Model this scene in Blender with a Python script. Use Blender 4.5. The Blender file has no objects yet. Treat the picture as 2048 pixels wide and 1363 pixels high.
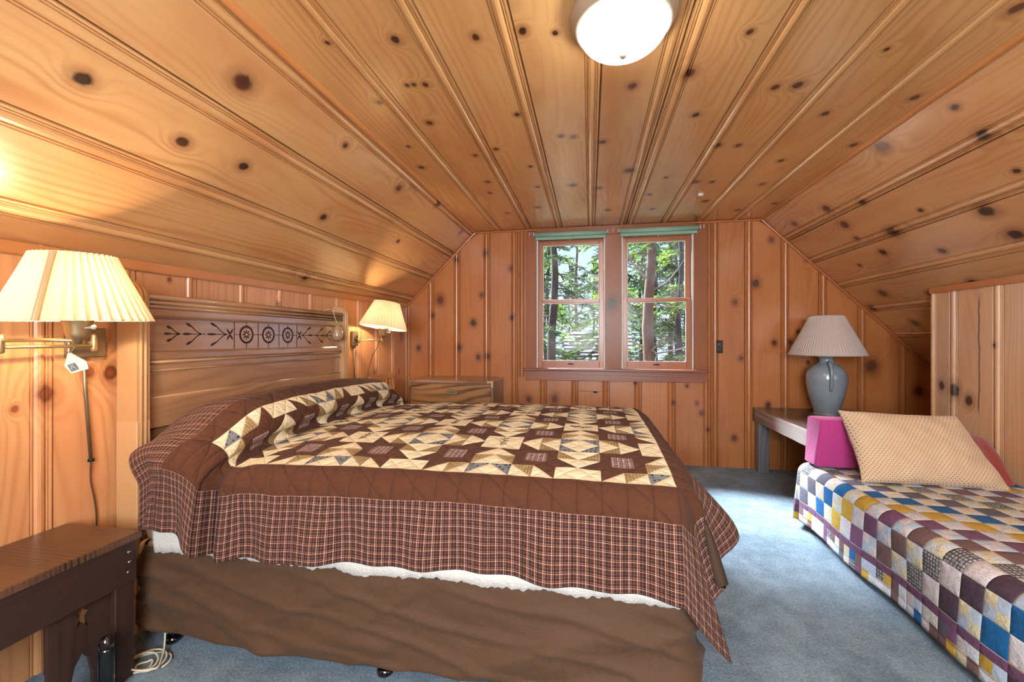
import bpy, bmesh, math, random
import numpy as np
from mathutils import Vector, Matrix, noise as mnoise

random.seed(7)
S = bpy.context.scene
COL = S.collection
pi = math.pi

# ------------------------------------------------------------------ camera
cam_d = bpy.data.cameras.new('camera'); cam = bpy.data.objects.new('camera', cam_d); COL.objects.link(cam)
cam_d.sensor_width = 36.0; cam_d.lens = 853.0 / 2048.0 * 36.0; cam_d.shift_y = -4.5 / 2048.0
cam_d.clip_start = 0.02; cam_d.clip_end = 300
cam.location = (0, 0, 1.178)
cam.rotation_euler = (pi / 2, 0, math.atan(156.0 / 853.0))
S.camera = cam

# ------------------------------------------------------------------ render look
S.view_settings.view_transform = 'Standard'; S.view_settings.look = 'None'
S.view_settings.gamma = 1.0; S.view_settings.use_curve_mapping = False
S.view_settings.exposure = 0.75
S.cycles.max_bounces = 4; S.cycles.diffuse_bounces = 3; S.cycles.glossy_bounces = 2; S.cycles.use_light_tree = False
S.cycles.use_adaptive_sampling = True; S.cycles.adaptive_threshold = 0.06; S.cycles.adaptive_min_samples = 12
S.cycles.transparent_max_bounces = 12; S.cycles.transmission_bounces = 4
S.cycles.caustics_reflective = False; S.cycles.caustics_refractive = False
S.cycles.sample_clamp_indirect = 4.0

# ------------------------------------------------------------------ sky
W = bpy.data.worlds.new('world'); S.world = W; W.use_nodes = True
wn = W.node_tree.nodes; wl = W.node_tree.links
tc = wn.new('ShaderNodeTexCoord'); sp = wn.new('ShaderNodeSeparateXYZ'); rp = wn.new('ShaderNodeValToRGB')
wl.new(tc.outputs['Generated'], sp.inputs[0]); wl.new(sp.outputs['Z'], rp.inputs[0])
rp.color_ramp.elements[0].position = 0.0; rp.color_ramp.elements[0].color = (0.58, 0.74, 1.0, 1)
rp.color_ramp.elements[1].position = 0.6; rp.color_ramp.elements[1].color = (0.26, 0.48, 0.95, 1)
bgn = wn['Background']; wl.new(rp.outputs[0], bgn.inputs[0]); bgn.inputs[1].default_value = 0.95

# ------------------------------------------------------------------ sun and added rear fill light
def lamp(name, kind, loc, energy, color, **kw):
    d = bpy.data.lights.new(name, kind); d.energy = energy; d.color = color
    for k, v in kw.items(): setattr(d, k, v)
    o = bpy.data.objects.new(name, d); COL.objects.link(o); o.location = loc
    return o
sun = lamp('sun', 'SUN', (0, 12, 12), 56.0, (0.80, 0.90, 1.0), angle=math.radians(28))
sun.rotation_euler = Vector((0.44, -0.54, -0.82)).to_track_quat('-Z', 'Y').to_euler()
# added fill light, set in an assumed window opening behind the photographer
rear = lamp('rear_fill_light', 'AREA', (0.2, -1.503, 1.52), 95.0, (0.87, 0.94, 1.0), shape='RECTANGLE', size=1.45, size_y=1.2)
rear.rotation_euler = (pi / 2, 0, 0)

# ================================================================== helpers
def setp(o, parent):
    if parent is not None:
        o.parent = parent
        o.matrix_parent_inverse = Matrix.Translation(-parent.location)
    return o
def tag(o, label=None, cat=None, group=None, kind=None):
    if label: o['label'] = label
    if cat: o['category'] = cat
    if group: o['group'] = group
    if kind: o['kind'] = kind
    return o
def empty(name, loc, label=None, cat=None, group=None, kind=None):
    o = bpy.data.objects.new(name, None); COL.objects.link(o); o.location = loc
    o.empty_display_size = 0.05
    return tag(o, label, cat, group, kind)
def mesh(name, verts, faces, mat=None, parent=None, smooth=False):
    m = bpy.data.meshes.new(name)
    m.from_pydata([tuple(v) for v in verts], [], [tuple(f) for f in faces]); m.update()
    if mat is not None: m.materials.append(mat_of(mat))
    if smooth: m.polygons.foreach_set('use_smooth', [p.loop_total <= 4 for p in m.polygons])   # end caps stay flat
    o = bpy.data.objects.new(name, m); COL.objects.link(o)
    return setp(o, parent)
def from_bm(name, bm, mat=None, parent=None, smooth=False):
    bmesh.ops.recalc_face_normals(bm, faces=bm.faces[:])
    m = bpy.data.meshes.new(name); bm.to_mesh(m); bm.free()
    if mat is not None: m.materials.append(mat_of(mat))
    if smooth: m.polygons.foreach_set('use_smooth', [p.loop_total <= 4 for p in m.polygons])   # end caps stay flat
    o = bpy.data.objects.new(name, m); COL.objects.link(o)
    return setp(o, parent)
def bm_box(bm, x0, x1, y0, y1, z0, z1, bev=0.0, seg=1, M=None):
    r = bmesh.ops.create_cube(bm, size=1.0)
    vs = r['verts']
    for v in vs:
        v.co = Vector((x0 + (v.co.x + .5) * (x1 - x0), y0 + (v.co.y + .5) * (y1 - y0), z0 + (v.co.z + .5) * (z1 - z0)))
    if bev > 0:
        es = list({e for v in vs for e in v.link_edges})
        r2 = bmesh.ops.bevel(bm, geom=es, offset=bev, segments=seg, affect='EDGES', profile=.5)
        vs = list({v for f in r2['faces'] for v in f.verts} | {v for v in vs if v.is_valid})
    if M is not None:
        for v in vs: v.co = M @ v.co
    return vs
def box(name, x0, x1, y0, y1, z0, z1, mat, parent=None, bev=0.003, seg=1, M=None, smooth=False):
    bm = bmesh.new(); bm_box(bm, x0, x1, y0, y1, z0, z1, bev, seg, M)
    return from_bm(name, bm, mat, parent, smooth)
def bm_tube(bm, pts, r, n=8, cap=True):
    pts = [Vector(p) for p in pts]; rings = []
    rr = r if hasattr(r, '__len__') else [r] * len(pts)
    up = None
    for i, p in enumerate(pts):
        d = (pts[min(i + 1, len(pts) - 1)] - pts[max(i - 1, 0)]).normalized()
        if up is None:
            up = Vector((0, 0, 1)) if abs(d.z) < .9 else Vector((1, 0, 0))
        a = d.cross(up).normalized(); up = a.cross(d).normalized()
        rings.append([bm.verts.new(p + (a * math.cos(2 * pi * k / n) + up * math.sin(2 * pi * k / n)) * rr[i]) for k in range(n)])
    for i in range(len(rings) - 1):
        for k in range(n):
            bm.faces.new((rings[i][k], rings[i][(k + 1) % n], rings[i + 1][(k + 1) % n], rings[i + 1][k]))
    if cap:
        bm.faces.new(rings[0][::-1]); bm.faces.new(rings[-1])
def tube(name, pts, r, mat, parent=None, n=8, smooth=True):
    bm = bmesh.new(); bm_tube(bm, pts, r, n); return from_bm(name, bm, mat, parent, smooth)
def lathe(name, prof, c, mat, parent=None, n=32, smooth=True, axis=None, closed=False):
    vs = []; fs = []
    Q = Vector((0, 0, 1)).rotation_difference(Vector(axis)).to_matrix() if axis is not None else Matrix.Identity(3)
    for (r, z) in prof:
        for k in range(n):
            a = 2 * pi * k / n
            v = Q @ Vector((r * math.cos(a), r * math.sin(a), z)); vs.append((v.x + c[0], v.y + c[1], v.z + c[2]))
    L = len(prof)
    for i in range(L - 1):
        for k in range(n):
            fs.append((i * n + k, i * n + (k + 1) % n, (i + 1) * n + (k + 1) % n, (i + 1) * n + k))
    if prof[0][0] > 1e-4: fs.append(tuple(range(n))[::-1])
    if prof[-1][0] > 1e-4: fs.append(tuple((L - 1) * n + k for k in range(n)))
    o = mesh(name, vs, fs, mat, parent, smooth)
    return o
def poly(name, outer, holes, place, d0, d1, mat, parent=None):
    """flat outline with holes, given a real thickness from d0 to d1; place(a,b,d) -> world"""
    bm = bmesh.new()
    def loop(pts):
        vs = [bm.verts.new((p[0], p[1], 0)) for p in pts]
        return [bm.edges.new((vs[i], vs[(i + 1) % len(vs)])) for i in range(len(vs))]
    es = loop(outer)
    for h in holes: es += loop(h)
    bmesh.ops.triangle_fill(bm, edges=es, use_beauty=True, use_dissolve=False, normal=(0, 0, 1))
    r = bmesh.ops.extrude_face_region(bm, geom=bm.faces[:])
    top = {g for g in r['geom'] if isinstance(g, bmesh.types.BMVert)}
    for v in bm.verts:
        d = d1 if v in top else d0
        v.co = Vector(place(v.co.x, v.co.y, d))
    return from_bm(name, bm, mat, parent)
def rot_to(loc, rx=0, ry=0, rz=0):
    return Matrix.Translation(loc) @ Matrix.Rotation(rz, 4, 'Z') @ Matrix.Rotation(ry, 4, 'Y') @ Matrix.Rotation(rx, 4, 'X')
def catmull(P, n=8):
    P = [Vector(p) for p in P]; out = []
    for i in range(len(P) - 1):
        p0 = P[max(i - 1, 0)]; p1 = P[i]; p2 = P[i + 1]; p3 = P[min(i + 2, len(P) - 1)]
        for k in range(n):
            t = k / n
            out.append(.5 * ((2 * p1) + (p2 - p0) * t + (2 * p0 - 5 * p1 + 4 * p2 - p3) * t * t + (3 * p1 - p0 - 3 * p2 + p3) * t ** 3))
    out.append(P[-1]); return out
def sstep(a, b, x):
    t = np.clip((x - a) / (b - a), 0, 1); return t * t * (3 - 2 * t)

# ================================================================== materials
class NT:
    def __init__(s, name):
        s.m = bpy.data.materials.new(name); s.m.use_nodes = True
        s.t = s.m.node_tree; s.n = s.t.nodes; s.l = s.t.links
        s.b = s.n['Principled BSDF']; s.out = s.n['Material Output']
    def put(s, sock, v):
        if v is None: return
        if isinstance(v, bpy.types.NodeSocket): s.l.new(v, sock)
        else: sock.default_value = v
    def math(s, op, a, b=None, c=None, clamp=False):
        n = s.n.new('ShaderNodeMath'); n.operation = op; n.use_clamp = clamp
        s.put(n.inputs[0], a); s.put(n.inputs[1], b)
        if c is not None: s.put(n.inputs[2], c)
        return n.outputs[0]
    def sm(s, v, lo, hi, t0=0.0, t1=1.0):
        n = s.n.new('ShaderNodeMapRange'); n.interpolation_type = 'SMOOTHSTEP'
        s.put(n.inputs[0], v); n.inputs[1].default_value = lo; n.inputs[2].default_value = hi
        n.inputs[3].default_value = t0; n.inputs[4].default_value = t1
        return n.outputs[0]
    def xyz(s, x=0.0, y=0.0, z=0.0):
        n = s.n.new('ShaderNodeCombineXYZ'); s.put(n.inputs[0], x); s.put(n.inputs[1], y); s.put(n.inputs[2], z); return n.outputs[0]
    def sep(s, v):
        n = s.n.new('ShaderNodeSeparateXYZ'); s.l.new(v, n.inputs[0]); return n.outputs
    def noise(s, v, scale=1.0, detail=2.0, rough=.5):
        n = s.n.new('ShaderNodeTexNoise'); s.put(n.inputs['Vector'], v); n.inputs['Scale'].default_value = scale
        n.inputs['Detail'].default_value = detail; n.inputs['Roughness'].default_value = rough
        return n.outputs[0]
    def voro(s, v, scale=1.0, rnd=1.0, out='Distance'):
        n = s.n.new('ShaderNodeTexVoronoi'); s.put(n.inputs['Vector'], v); n.inputs['Scale'].default_value = scale
        n.inputs['Randomness'].default_value = rnd; return n.outputs[out]
    def mix(s, f, a, b, mode='MIX'):
        n = s.n.new('ShaderNodeMix'); n.data_type = 'RGBA'; n.blend_type = mode; n.clamp_factor = True
        s.put(n.inputs[0], f)
        for i, v in ((6, a), (7, b)):
            if isinstance(v, (tuple, list)): v = (v[0], v[1], v[2], 1)
            s.put(n.inputs[i], v)
        return n.outputs[2]
    def obj(s): return s.n.new('ShaderNodeTexCoord').outputs['Object']
    def uv(s): return s.n.new('ShaderNodeTexCoord').outputs['UV']
    def rnd(s): return s.n.new('ShaderNodeObjectInfo').outputs['Random']
    def attr(s, name, out='Color'):
        n = s.n.new('ShaderNodeAttribute'); n.attribute_name = name; return n.outputs[out]
    def bump(s, h, dist=.002, strength=1.0):
        n = s.n.new('ShaderNodeBump'); s.l.new(h, n.inputs['Height']); n.inputs['Distance'].default_value = dist
        n.inputs['Strength'].default_value = strength; s.l.new(n.outputs[0], s.b.inputs['Normal']); return n.outputs[0]
    def set(s, **kw):
        names = dict(col='Base Color', rough='Roughness', metal='Metallic', coat='Coat Weight', coatr='Coat Roughness', spec='Specular IOR Level',
                     sheen='Sheen Weight', em='Emission Color', ems='Emission Strength', sss='Subsurface Weight')
        for k, v in kw.items():
            if isinstance(v, (tuple, list)) and len(v) == 3: v = (v[0], v[1], v[2], 1)
            s.put(s.b.inputs[names[k]], v)
        return s.m
def lin(r, g, b):
    f = lambda c: (c / 255 / 12.92) if c <= 10 else ((c / 255 + .055) / 1.055) ** 2.4
    return (f(r), f(g), f(b))
def plain(name, rgb, rough=.5, metal=0.0, var=.06, scale=40, spec=.5, coat=0.0):
    t = NT(name); c = lin(*rgb)
    nz = t.noise(t.obj(), scale, 3)
    col = t.mix(nz, tuple(x * (1 - var * 2) for x in c), tuple(min(1, x * (1 + var * 2)) for x in c))
    return t.set(col=col, rough=rough, metal=metal, spec=spec, coat=coat)

def wood(name, al, ac, k=1.0, knots=(), base=(214, 150, 88), late=(178, 106, 50), red=(190, 108, 58), knotc=(44, 24, 14),
         rough=.38, coat=.4, ringf=62, ringamt=.28, autoknots=0.0, tone=.16, kstretch=1.25, grainamt=.20, knot_scale=1.0, coatr=.24, streak=None, coat_ior=1.6):
    t = NT(name)
    o = t.sep(t.obj()); A = o[al]; C = o[ac] if k == 1.0 else t.math('MULTIPLY', o[ac], k)
    rn = t.rnd()
    wob = t.noise(t.xyz(A, C, 0.0), 38, 2)
    dn = None
    if knots:
        v = t.xyz(t.math('DIVIDE', A, kstretch), C, 0.0)
        for (ka, kc, kr) in knots:
            n = t.n.new('ShaderNodeVectorMath'); n.operation = 'DISTANCE'; t.l.new(v, n.inputs[0])
            n.inputs[1].default_value = (ka / kstretch, kc, 0)
            d = t.math('DIVIDE', n.outputs['Value'], kr * knot_scale)
            dn = d if dn is None else t.math('MINIMUM', dn, d)
    if autoknots:
        vv = t.xyz(t.math('ADD', t.math('MULTIPLY', A, 1.5), t.math('MULTIPLY', rn, 31.0)), t.math('MULTIPLY', C, 3.1), 0.0)
        d = t.math('MULTIPLY', t.voro(vv, 1.0, 1.0), autoknots)
        dn = d if dn is None else t.math('MINIMUM', dn, d)
    off = t.math('MULTIPLY', rn, 37.0)
    n1 = t.noise(t.xyz(t.math('MULTIPLY', A, .55), t.math('ADD', t.math('MULTIPLY', C, 4.0), off), off), 1.0, 2.5)
    g = t.math('ADD', t.math('MULTIPLY', C, ringf), t.math('MULTIPLY', n1, 22.0))
    if dn is not None:
        dq = t.math('MULTIPLY', dn, .38)
        bul = t.math('POWER', 2.718, t.math('MULTIPLY', t.math('MULTIPLY', dq, dq), -1.0))
        g = t.math('ADD', g, t.math('MULTIPLY', bul, 6.5))
    s1 = t.math('ADD', t.math('MULTIPLY', t.math('SINE', t.math('MULTIPLY', g, 2.6)), .5), .5)
    rings = t.math('POWER', s1, 2.2)
    fine = t.noise(t.xyz(t.math('MULTIPLY', A, 5.0), t.math('ADD', t.math('MULTIPLY', C, 190.0), off), 0.0), 1.0, 2.0)
    amt = t.noise(t.xyz(t.math('MULTIPLY', A, .8), t.math('ADD', t.math('MULTIPLY', C, 5.0), off), 3.0), 1.0, 1.0)
    rf = t.math('MULTIPLY', rings, t.sm(amt, .36, .66, .10, ringamt * 1.7))
    f = t.math('ADD', rf, t.math('MULTIPLY', t.math('SUBTRACT', fine, .5), grainamt * 2), clamp=True)
    col = t.mix(f, lin(*base), lin(*late))
    bl = t.noise(t.xyz(t.math('MULTIPLY', A, 1.4), t.math('ADD', t.math('MULTIPLY', C, 4.5), off), 9.0), 1.0, 3)
    col = t.mix(t.sm(bl, .42, .72, 0, .55), col, lin(*red))
    tn = t.math('ADD', 1 - tone / 2, t.math('MULTIPLY', rn, tone))
    col = t.mix(1.0, col, t.xyz(tn, tn, tn), 'MULTIPLY')
    hgt = t.math('MULTIPLY', fine, .3)
    if dn is not None:
        dw = t.math('ADD', dn, t.math('MULTIPLY', t.math('SUBTRACT', wob, .5), .6))
        halo = t.sm(dw, .9, 2.6, .5, 0.0)
        col = t.mix(halo, col, lin(int(late[0] * .72), int(late[1] * .62), int(late[2] * .55)))
        kv = t.noise(t.xyz(t.math('MULTIPLY', A, 4.0), t.math('MULTIPLY', C, 9.0), 7.0), 1.0, 1.0)
        kc = t.mix(t.sm(kv, .40, .62), lin(*knotc), lin(knotc[0] + 52, knotc[1] + 26, knotc[2] + 10))
        col = t.mix(t.sm(dw, .62, 1.22, 1.0, 0.0), col, kc)
        col = t.mix(t.sm(dw, .25, .65, .55, 0.0), col, lin(knotc[0] * 1.3 + 12, knotc[1] * 1.3 + 6, knotc[2] * 1.3))
    if streak:      # a long dark shake running with the grain
        cs, ws, a0, a1 = streak
        wv = t.noise(t.xyz(t.math('MULTIPLY', A, 7.0), 0.0, 5.0), 1.0, 3)
        dd = t.math('ABSOLUTE', t.math('SUBTRACT', t.math('SUBTRACT', C, cs), t.math('MULTIPLY', t.math('SUBTRACT', wv, .5), .03)))
        inside = t.math('MULTIPLY', t.sm(A, a0, a0 + .08), t.sm(A, a1 - .08, a1, 1.0, 0.0))
        col = t.mix(t.math('MULTIPLY', t.sm(dd, ws * .4, ws * 2.2, .8, 0.0), inside), col, lin(*knotc))
    big = t.noise(t.xyz(t.math('MULTIPLY', A, 3.5), t.math('ADD', t.math('MULTIPLY', C, 6.0), off), 1.0), 1.0, 1.0)
    t.bump(t.math('ADD', hgt, t.math('MULTIPLY', big, 3.0)), .0012, .55)
    t.b.inputs['Coat IOR'].default_value = coat_ior
    return t.set(col=col, rough=rough, coat=coat, coatr=coatr, spec=.4)

class Boards:
    """wood whose knots are listed for a whole surface; every board gets the knots that fall on it"""
    def __init__(s, name, al, ac, k=1.0, knots=(), **kw):
        s.name, s.al, s.ac, s.k, s.knots, s.kw = name, al, ac, k, list(knots), kw; s.whole = None; s.i = 0
    def board(s, c0, c1):
        s.i += 1
        kw = dict(s.kw); st = kw.pop('streak', None)
        if st and c0 < st[0] < c1: kw['streak'] = st
        return wood(s.name, s.al, s.ac, s.k, [q for q in s.knots if c0 - q[2] * 3 < q[1] < c1 + q[2] * 3], **kw)
    def any(s):
        if s.whole is None: s.whole = wood(s.name, s.al, s.ac, s.k, (), **s.kw)
        return s.whole
def mat_of(m): return m.any() if isinstance(m, Boards) else m
K_CEIL = [(1.42, -0.95, 0.0092), (1.45, -0.697, 0.0164), (1.49, -0.406, 0.0145), (1.52, -0.122, 0.0107), (1.49, -0.234, 0.0159), (1.72, -0.772, 0.0107), (1.72, -0.742, 0.0107), (1.73, -0.693, 0.0128), (1.82, -0.954, 0.0138), (2.04, -0.797, 0.0176), (2.04, -0.348, 0.0146), (2.3, -0.153, 0.0161), (2.32, -0.087, 0.0161), (2.45, -0.67, 0.0148), (2.56, -1.054, 0.0191), (2.27, -1.011, 0.0113), (2.39, -0.53, 0.0143), (2.67, -0.369, 0.0126), (2.88, -0.697, 0.0174), (3.1, -0.735, 0.0149), (3.04, -0.367, 0.0144), (3.51, -0.427, 0.0207), (3.63, -0.703, 0.0173), (1.9, 0.18, 0.0193), (2.41, 0.068, 0.0194), (2.85, 0.248, 0.0291), (3.69, 0.15, 0.0211), (3.05, -0.122, 0.0248), (3.14, 0.064, 0.0217), (1.64, 0.557, 0.0124), (1.85, 0.399, 0.0246), (2.2, 0.506, 0.017), (2.02, 0.788, 0.0173), (2.02, 0.877, 0.0214), (1.83, 1.097, 0.0094), (2.3, 1.117, 0.0169), (2.57, 0.709, 0.0197), (2.59, 0.821, 0.0169), (3.02, 0.505, 0.0135), (2.86, 1.147, 0.0183), (2.22, 1.44, 0.018), (2.7, 1.456, 0.0197), (3.14, 0.724, 0.0208), (3.16, 0.834, 0.0174), (3.59, 0.898, 0.0237), (3.27, 1.194, 0.0211), (1.68, 1.384, 0.0231), (3.35, 0.442, 0.0151), (3.73, 0.516, 0.0168), (3.89, 1.227, 0.0254), (3.75, 1.46, 0.0201)]
K_RS = [(2.21, 2.246, 0.0155), (2.65, 2.214, 0.0354), (2.23, 2.423, 0.0265), (3.43, 2.37, 0.0288), (3.89, 2.351, 0.0248), (3.12, 2.447, 0.0226), (3.15, 2.722, 0.0355), (3.44, 2.539, 0.0323), (3.47, 2.671, 0.018), (2.84, 2.649, 0.0144), (3.39, 2.841, 0.0244), (2.99, 2.947, 0.021), (2.55, 2.785, 0.0328), (2.55, 2.959, 0.03), (2.27, 2.64, 0.0134), (3.72, 2.894, 0.0154), (3.81, 3.191, 0.0352), (3.41, 3.256, 0.0207), (3.03, 3.217, 0.0242), (3.83, 3.524, 0.0311), (4.1, 3.329, 0.0297)]
K_LS = [(1.01, -2.081, 0.0206), (1.39, -1.809, 0.0318), (2.01, -1.755, 0.0155), (1.35, -2.123, 0.0206), (1.62, -2.102, 0.0197), (2.25, -2.164, 0.0204), (2.64, -1.757, 0.0231), (3.19, -1.666, 0.0236), (3.93, -1.721, 0.024), (3.12, -2.087, 0.0156), (2.51, -2.599, 0.0197), (3.38, -2.787, 0.0172)]
K_BW = [(1.99, -1.347, 0.0256), (2.04, -1.041, 0.0304), (1.88, -0.783, 0.025), (1.58, -1.519, 0.0465), (1.62, -1.083, 0.0254), (1.34, -1.167, 0.0356), (1.39, -0.768, 0.025), (1.42, -1.606, 0.0259), (1.08, -1.759, 0.0261), (1.09, -1.315, 0.0307), (0.99, -1.114, 0.0305), (1.0, -1.02, 0.0304), (2.07, 1.608, 0.027), (1.68, 1.48, 0.0363), (1.51, 1.303, 0.0274), (1.14, 1.633, 0.027), (1.0, 1.354, 0.0228), (1.88, 1.897, 0.0178), (1.15, 1.76, 0.0224), (1.24, 1.825, 0.0178), (0.94, 2.402, 0.0564), (0.97, 1.905, 0.0178), (0.73, 2.758, 0.0426), (0.58, 1.579, 0.0271), (0.58, -0.596, 0.0298), (0.59, -0.343, 0.0393), (0.76, 0.421, 0.019), (0.58, 0.976, 0.0186), (0.49, 1.015, 0.0231), (0.58, 0.769, 0.0187), (0.27, 1.299, 0.0274), (0.34, 1.072, 0.0185), (0.74, 0.889, 0.0186)]
K_CW = [(0.85, 3.174, 0.035), (0.87, 3.276, 0.0231), (0.8, 3.069, 0.0275), (1.14, 2.898, 0.0114)]
K_LW = [(1.05, 1.332, 0.0193), (0.98, 1.197, 0.0267), (1.04, 1.406, 0.0263), (0.94, 1.116, 0.0101), (0.88, 3.511, 0.0178), (1.21, 4.039, 0.0303), (0.85, 3.982, 0.015), (1.45, 1.65, 0.0092), (1.39, 2.333, 0.0124)]
M = {}
M['ceil'] = Boards('knotty_pine_ceiling', 1, 0, 1.0, K_CEIL, coat=1.0, coatr=.2, coat_ior=2.0, base=(226, 176, 116), late=(192, 128, 68), red=(204, 136, 80))
M['slope_l'] = Boards('knotty_pine_left_slope', 1, 0, 1.414, K_LS, coat=1.0, coatr=.22, coat_ior=2.0, base=(226, 174, 116), late=(188, 122, 66), red=(204, 134, 80), ringamt=.34)
M['slope_r'] = Boards('knotty_pine_right_slope', 1, 0, 1.414, K_RS, coat=1.0, coatr=.22, coat_ior=1.9, base=(220, 166, 112), late=(176, 114, 66), red=(196, 130, 82), ringamt=.34)
M['wall_b'] = Boards('knotty_pine_gable_wall', 2, 0, 1.0, K_BW, base=(190, 122, 68), late=(162, 94, 48), red=(168, 96, 50), knotc=(66, 40, 26), knot_scale=.8, ringamt=.25, grainamt=.14)
M['wall_l'] = Boards('knotty_pine_left_wall', 2, 1, 1.0, K_LW, base=(216, 156, 104), late=(188, 122, 76), red=(194, 124, 82), knotc=(110, 58, 34), ringamt=.38)
M['wall_r'] = Boards('knotty_pine_right_wall', 2, 1, 1.0, K_CW, coat=1.0, coatr=.25, coat_ior=1.9, streak=(3.0, .004, .70, 1.46), base=(222, 180, 136), late=(196, 142, 96), red=(206, 150, 106))
M['trim_y'] = wood('pine_trim_along_room', 1, 0, 1.0, (), base=(204, 138, 80), late=(170, 100, 50), ringamt=.2)
M['trim_x'] = wood('pine_trim_across_room', 0, 2, 1.0, (), base=(186, 114, 66), late=(150, 82, 44), ringamt=.2)
M['casing'] = wood('window_casing_wood', 2, 0, 1.0, [(1.514, .205, .045)], base=(150, 86, 42), late=(124, 66, 32), red=(132, 72, 36), coat=.15, rough=.5, ringamt=.15, knotc=(50, 40, 36))
M['casing_x'] = wood('window_sill_wood', 0, 2, 1.0, (), base=(150, 90, 62), late=(112, 62, 42), red=(130, 72, 50), ringamt=.8, ringf=110)
M['sash'] = wood('window_sash_wood', 2, 0, 1.0, (), base=(168, 104, 66), late=(140, 78, 46), ringamt=.2)
M['hb'] = wood('headboard_maple', 1, 2, 1.0, (), base=(170, 126, 88), late=(132, 92, 60), red=(132, 94, 74), ringamt=.35, ringf=30, rough=.3, coat=1.0, coatr=.2, coat_ior=1.9)
M['hb_post'] = wood('headboard_post_maple', 2, 1, 1.0, (), base=(204, 160, 112), late=(174, 126, 80), red=(186, 136, 94), ringamt=.2)
M['carve'] = plain('carved_dark_groove', (62, 38, 22), .6)
M['dark_top'] = wood('rustic_dark_wood_top', 0, 1, 1.0, (), base=(104, 70, 50), late=(38, 24, 20), red=(72, 46, 34), ringamt=.7, ringf=200, rough=.42, coat=.6, coatr=.3, grainamt=1.3)
M['dark'] = wood('rustic_dark_wood', 1, 2, 1.0, (), base=(60, 40, 34), late=(38, 25, 22), red=(48, 31, 27), ringamt=.4, rough=.45, coat=.1)
M['dark_v'] = wood('rustic_dark_wood_upright', 2, 1, 1.0, (), base=(60, 40, 34), late=(38, 25, 22), red=(48, 31, 27), ringamt=.4, rough=.45, coat=.1)
M['walnut'] = wood('walnut_veneer', 0, 2, 1.0, (), base=(170, 124, 82), late=(84, 54, 34), red=(136, 92, 60), ringamt=.9, ringf=46, rough=.35)
M['walnut_top'] = wood('walnut_veneer_top', 0, 1, 1.0, (), base=(160, 122, 90), late=(120, 84, 58), red=(138, 100, 74), ringamt=.6, ringf=46, rough=.3, coat=.4)
M['walnut_s'] = wood('walnut_veneer_side', 2, 1, 1.0, (), base=(150, 124, 104), late=(110, 84, 68), red=(126, 100, 82), ringamt=.5, rough=.35)
M['bench'] = wood('weathered_bench_window_lit', 1, 2, 1.0, (), base=(164, 152, 144), late=(116, 102, 94), red=(140, 126, 116), ringamt=.7, ringf=60, rough=.4)  # weathered grey, lightened further to carry window light on the apron
M['bench_top'] = wood('weathered_bench_top', 1, 0, 1.0, (), base=(98, 80, 68), late=(66, 52, 44), red=(84, 66, 56), ringamt=.6, ringf=60, rough=.35)
M['bench_leg'] = wood('weathered_bench_leg', 2, 0, 1.0, (), base=(116, 116, 118), late=(82, 80, 82), red=(100, 98, 98), ringamt=.4)
M['chairw'] = wood('pine_chair_wood', 2, 1, 1.0, (), base=(198, 136, 82), late=(162, 98, 54), ringamt=.3)
M['brass'] = plain('antique_brass', (206, 180, 134), .36, .85, .08, 25)
M['brass_d'] = plain('tarnished_brass', (146, 130, 102), .42, .8, .10, 20)
M['chrome'] = plain('nickel', (190, 186, 178), .25, 1.0)
M['black'] = plain('black_plastic', (20, 19, 19), .3)
M['blackgloss'] = plain('gloss_black', (10, 11, 14), .08, spec=.8, coat=.6)
M['iron'] = plain('black_iron', (24, 22, 22), .5, .4)
M['white'] = plain('white_paint', (226, 222, 212), .5)
M['cord_white'] = plain('cream_cable', (226, 216, 190), .45)
M['cord_brown'] = plain('brown_cable', (84, 58, 36), .5)
M['green'] = plain('green_blind_cloth', (142, 182, 160), .6, var=.04)
M['mattress'] = plain('cream_ticking', (214, 202, 182), .85, var=.03)

# deep pile carpet
t = NT('blue_grey_carpet'); ob = t.obj()
n1 = t.noise(ob, 3.2, 4, .6); n2 = t.noise(ob, 95, 3, .75); n3 = t.noise(ob, 420, 2, .6); n4 = t.noise(ob, 14, 3, .6)
f = t.math('ADD', t.math('MULTIPLY', n1, .5), t.math('ADD', t.math('MULTIPLY', n2, .7), t.math('MULTIPLY', n4, .35)))
col = t.mix(t.sm(f, .50, 1.08), lin(98, 130, 154), lin(192, 220, 238))
t.bump(t.math('ADD', n2, t.math('MULTIPLY', n3, .7)), .02, .9)
M['carpet'] = t.set(col=col, rough=.95, spec=.1, sheen=.3)

# window panes
t = NT('window_glass'); t.n.remove(t.b)
tr = t.n.new('ShaderNodeBsdfTransparent'); gl = t.n.new('ShaderNodeBsdfGlossy'); gl.inputs['Roughness'].default_value = .03
df = t.n.new('ShaderNodeBsdfDiffuse'); df.inputs[0].default_value = (.75, .8, .85, 1)
mx = t.n.new('ShaderNodeMixShader'); fr = t.n.new('ShaderNodeFresnel'); fr.inputs[0].default_value = 1.14
t.l.new(fr.outputs[0], mx.inputs[0]); t.l.new(tr.outputs[0], mx.inputs[1]); t.l.new(gl.outputs[0], mx.inputs[2])
mx2 = t.n.new('ShaderNodeMixShader'); sm = t.noise(t.obj(), 4.0, 4, .6)
t.l.new(t.sm(sm, .35, .8, .01, .14), mx2.inputs[0]); t.l.new(mx.outputs[0], mx2.inputs[1]); t.l.new(df.outputs[0], mx2.inputs[2])
t.l.new(mx2.outputs[0], t.out.inputs[0]); M['glass'] = t.m

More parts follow.
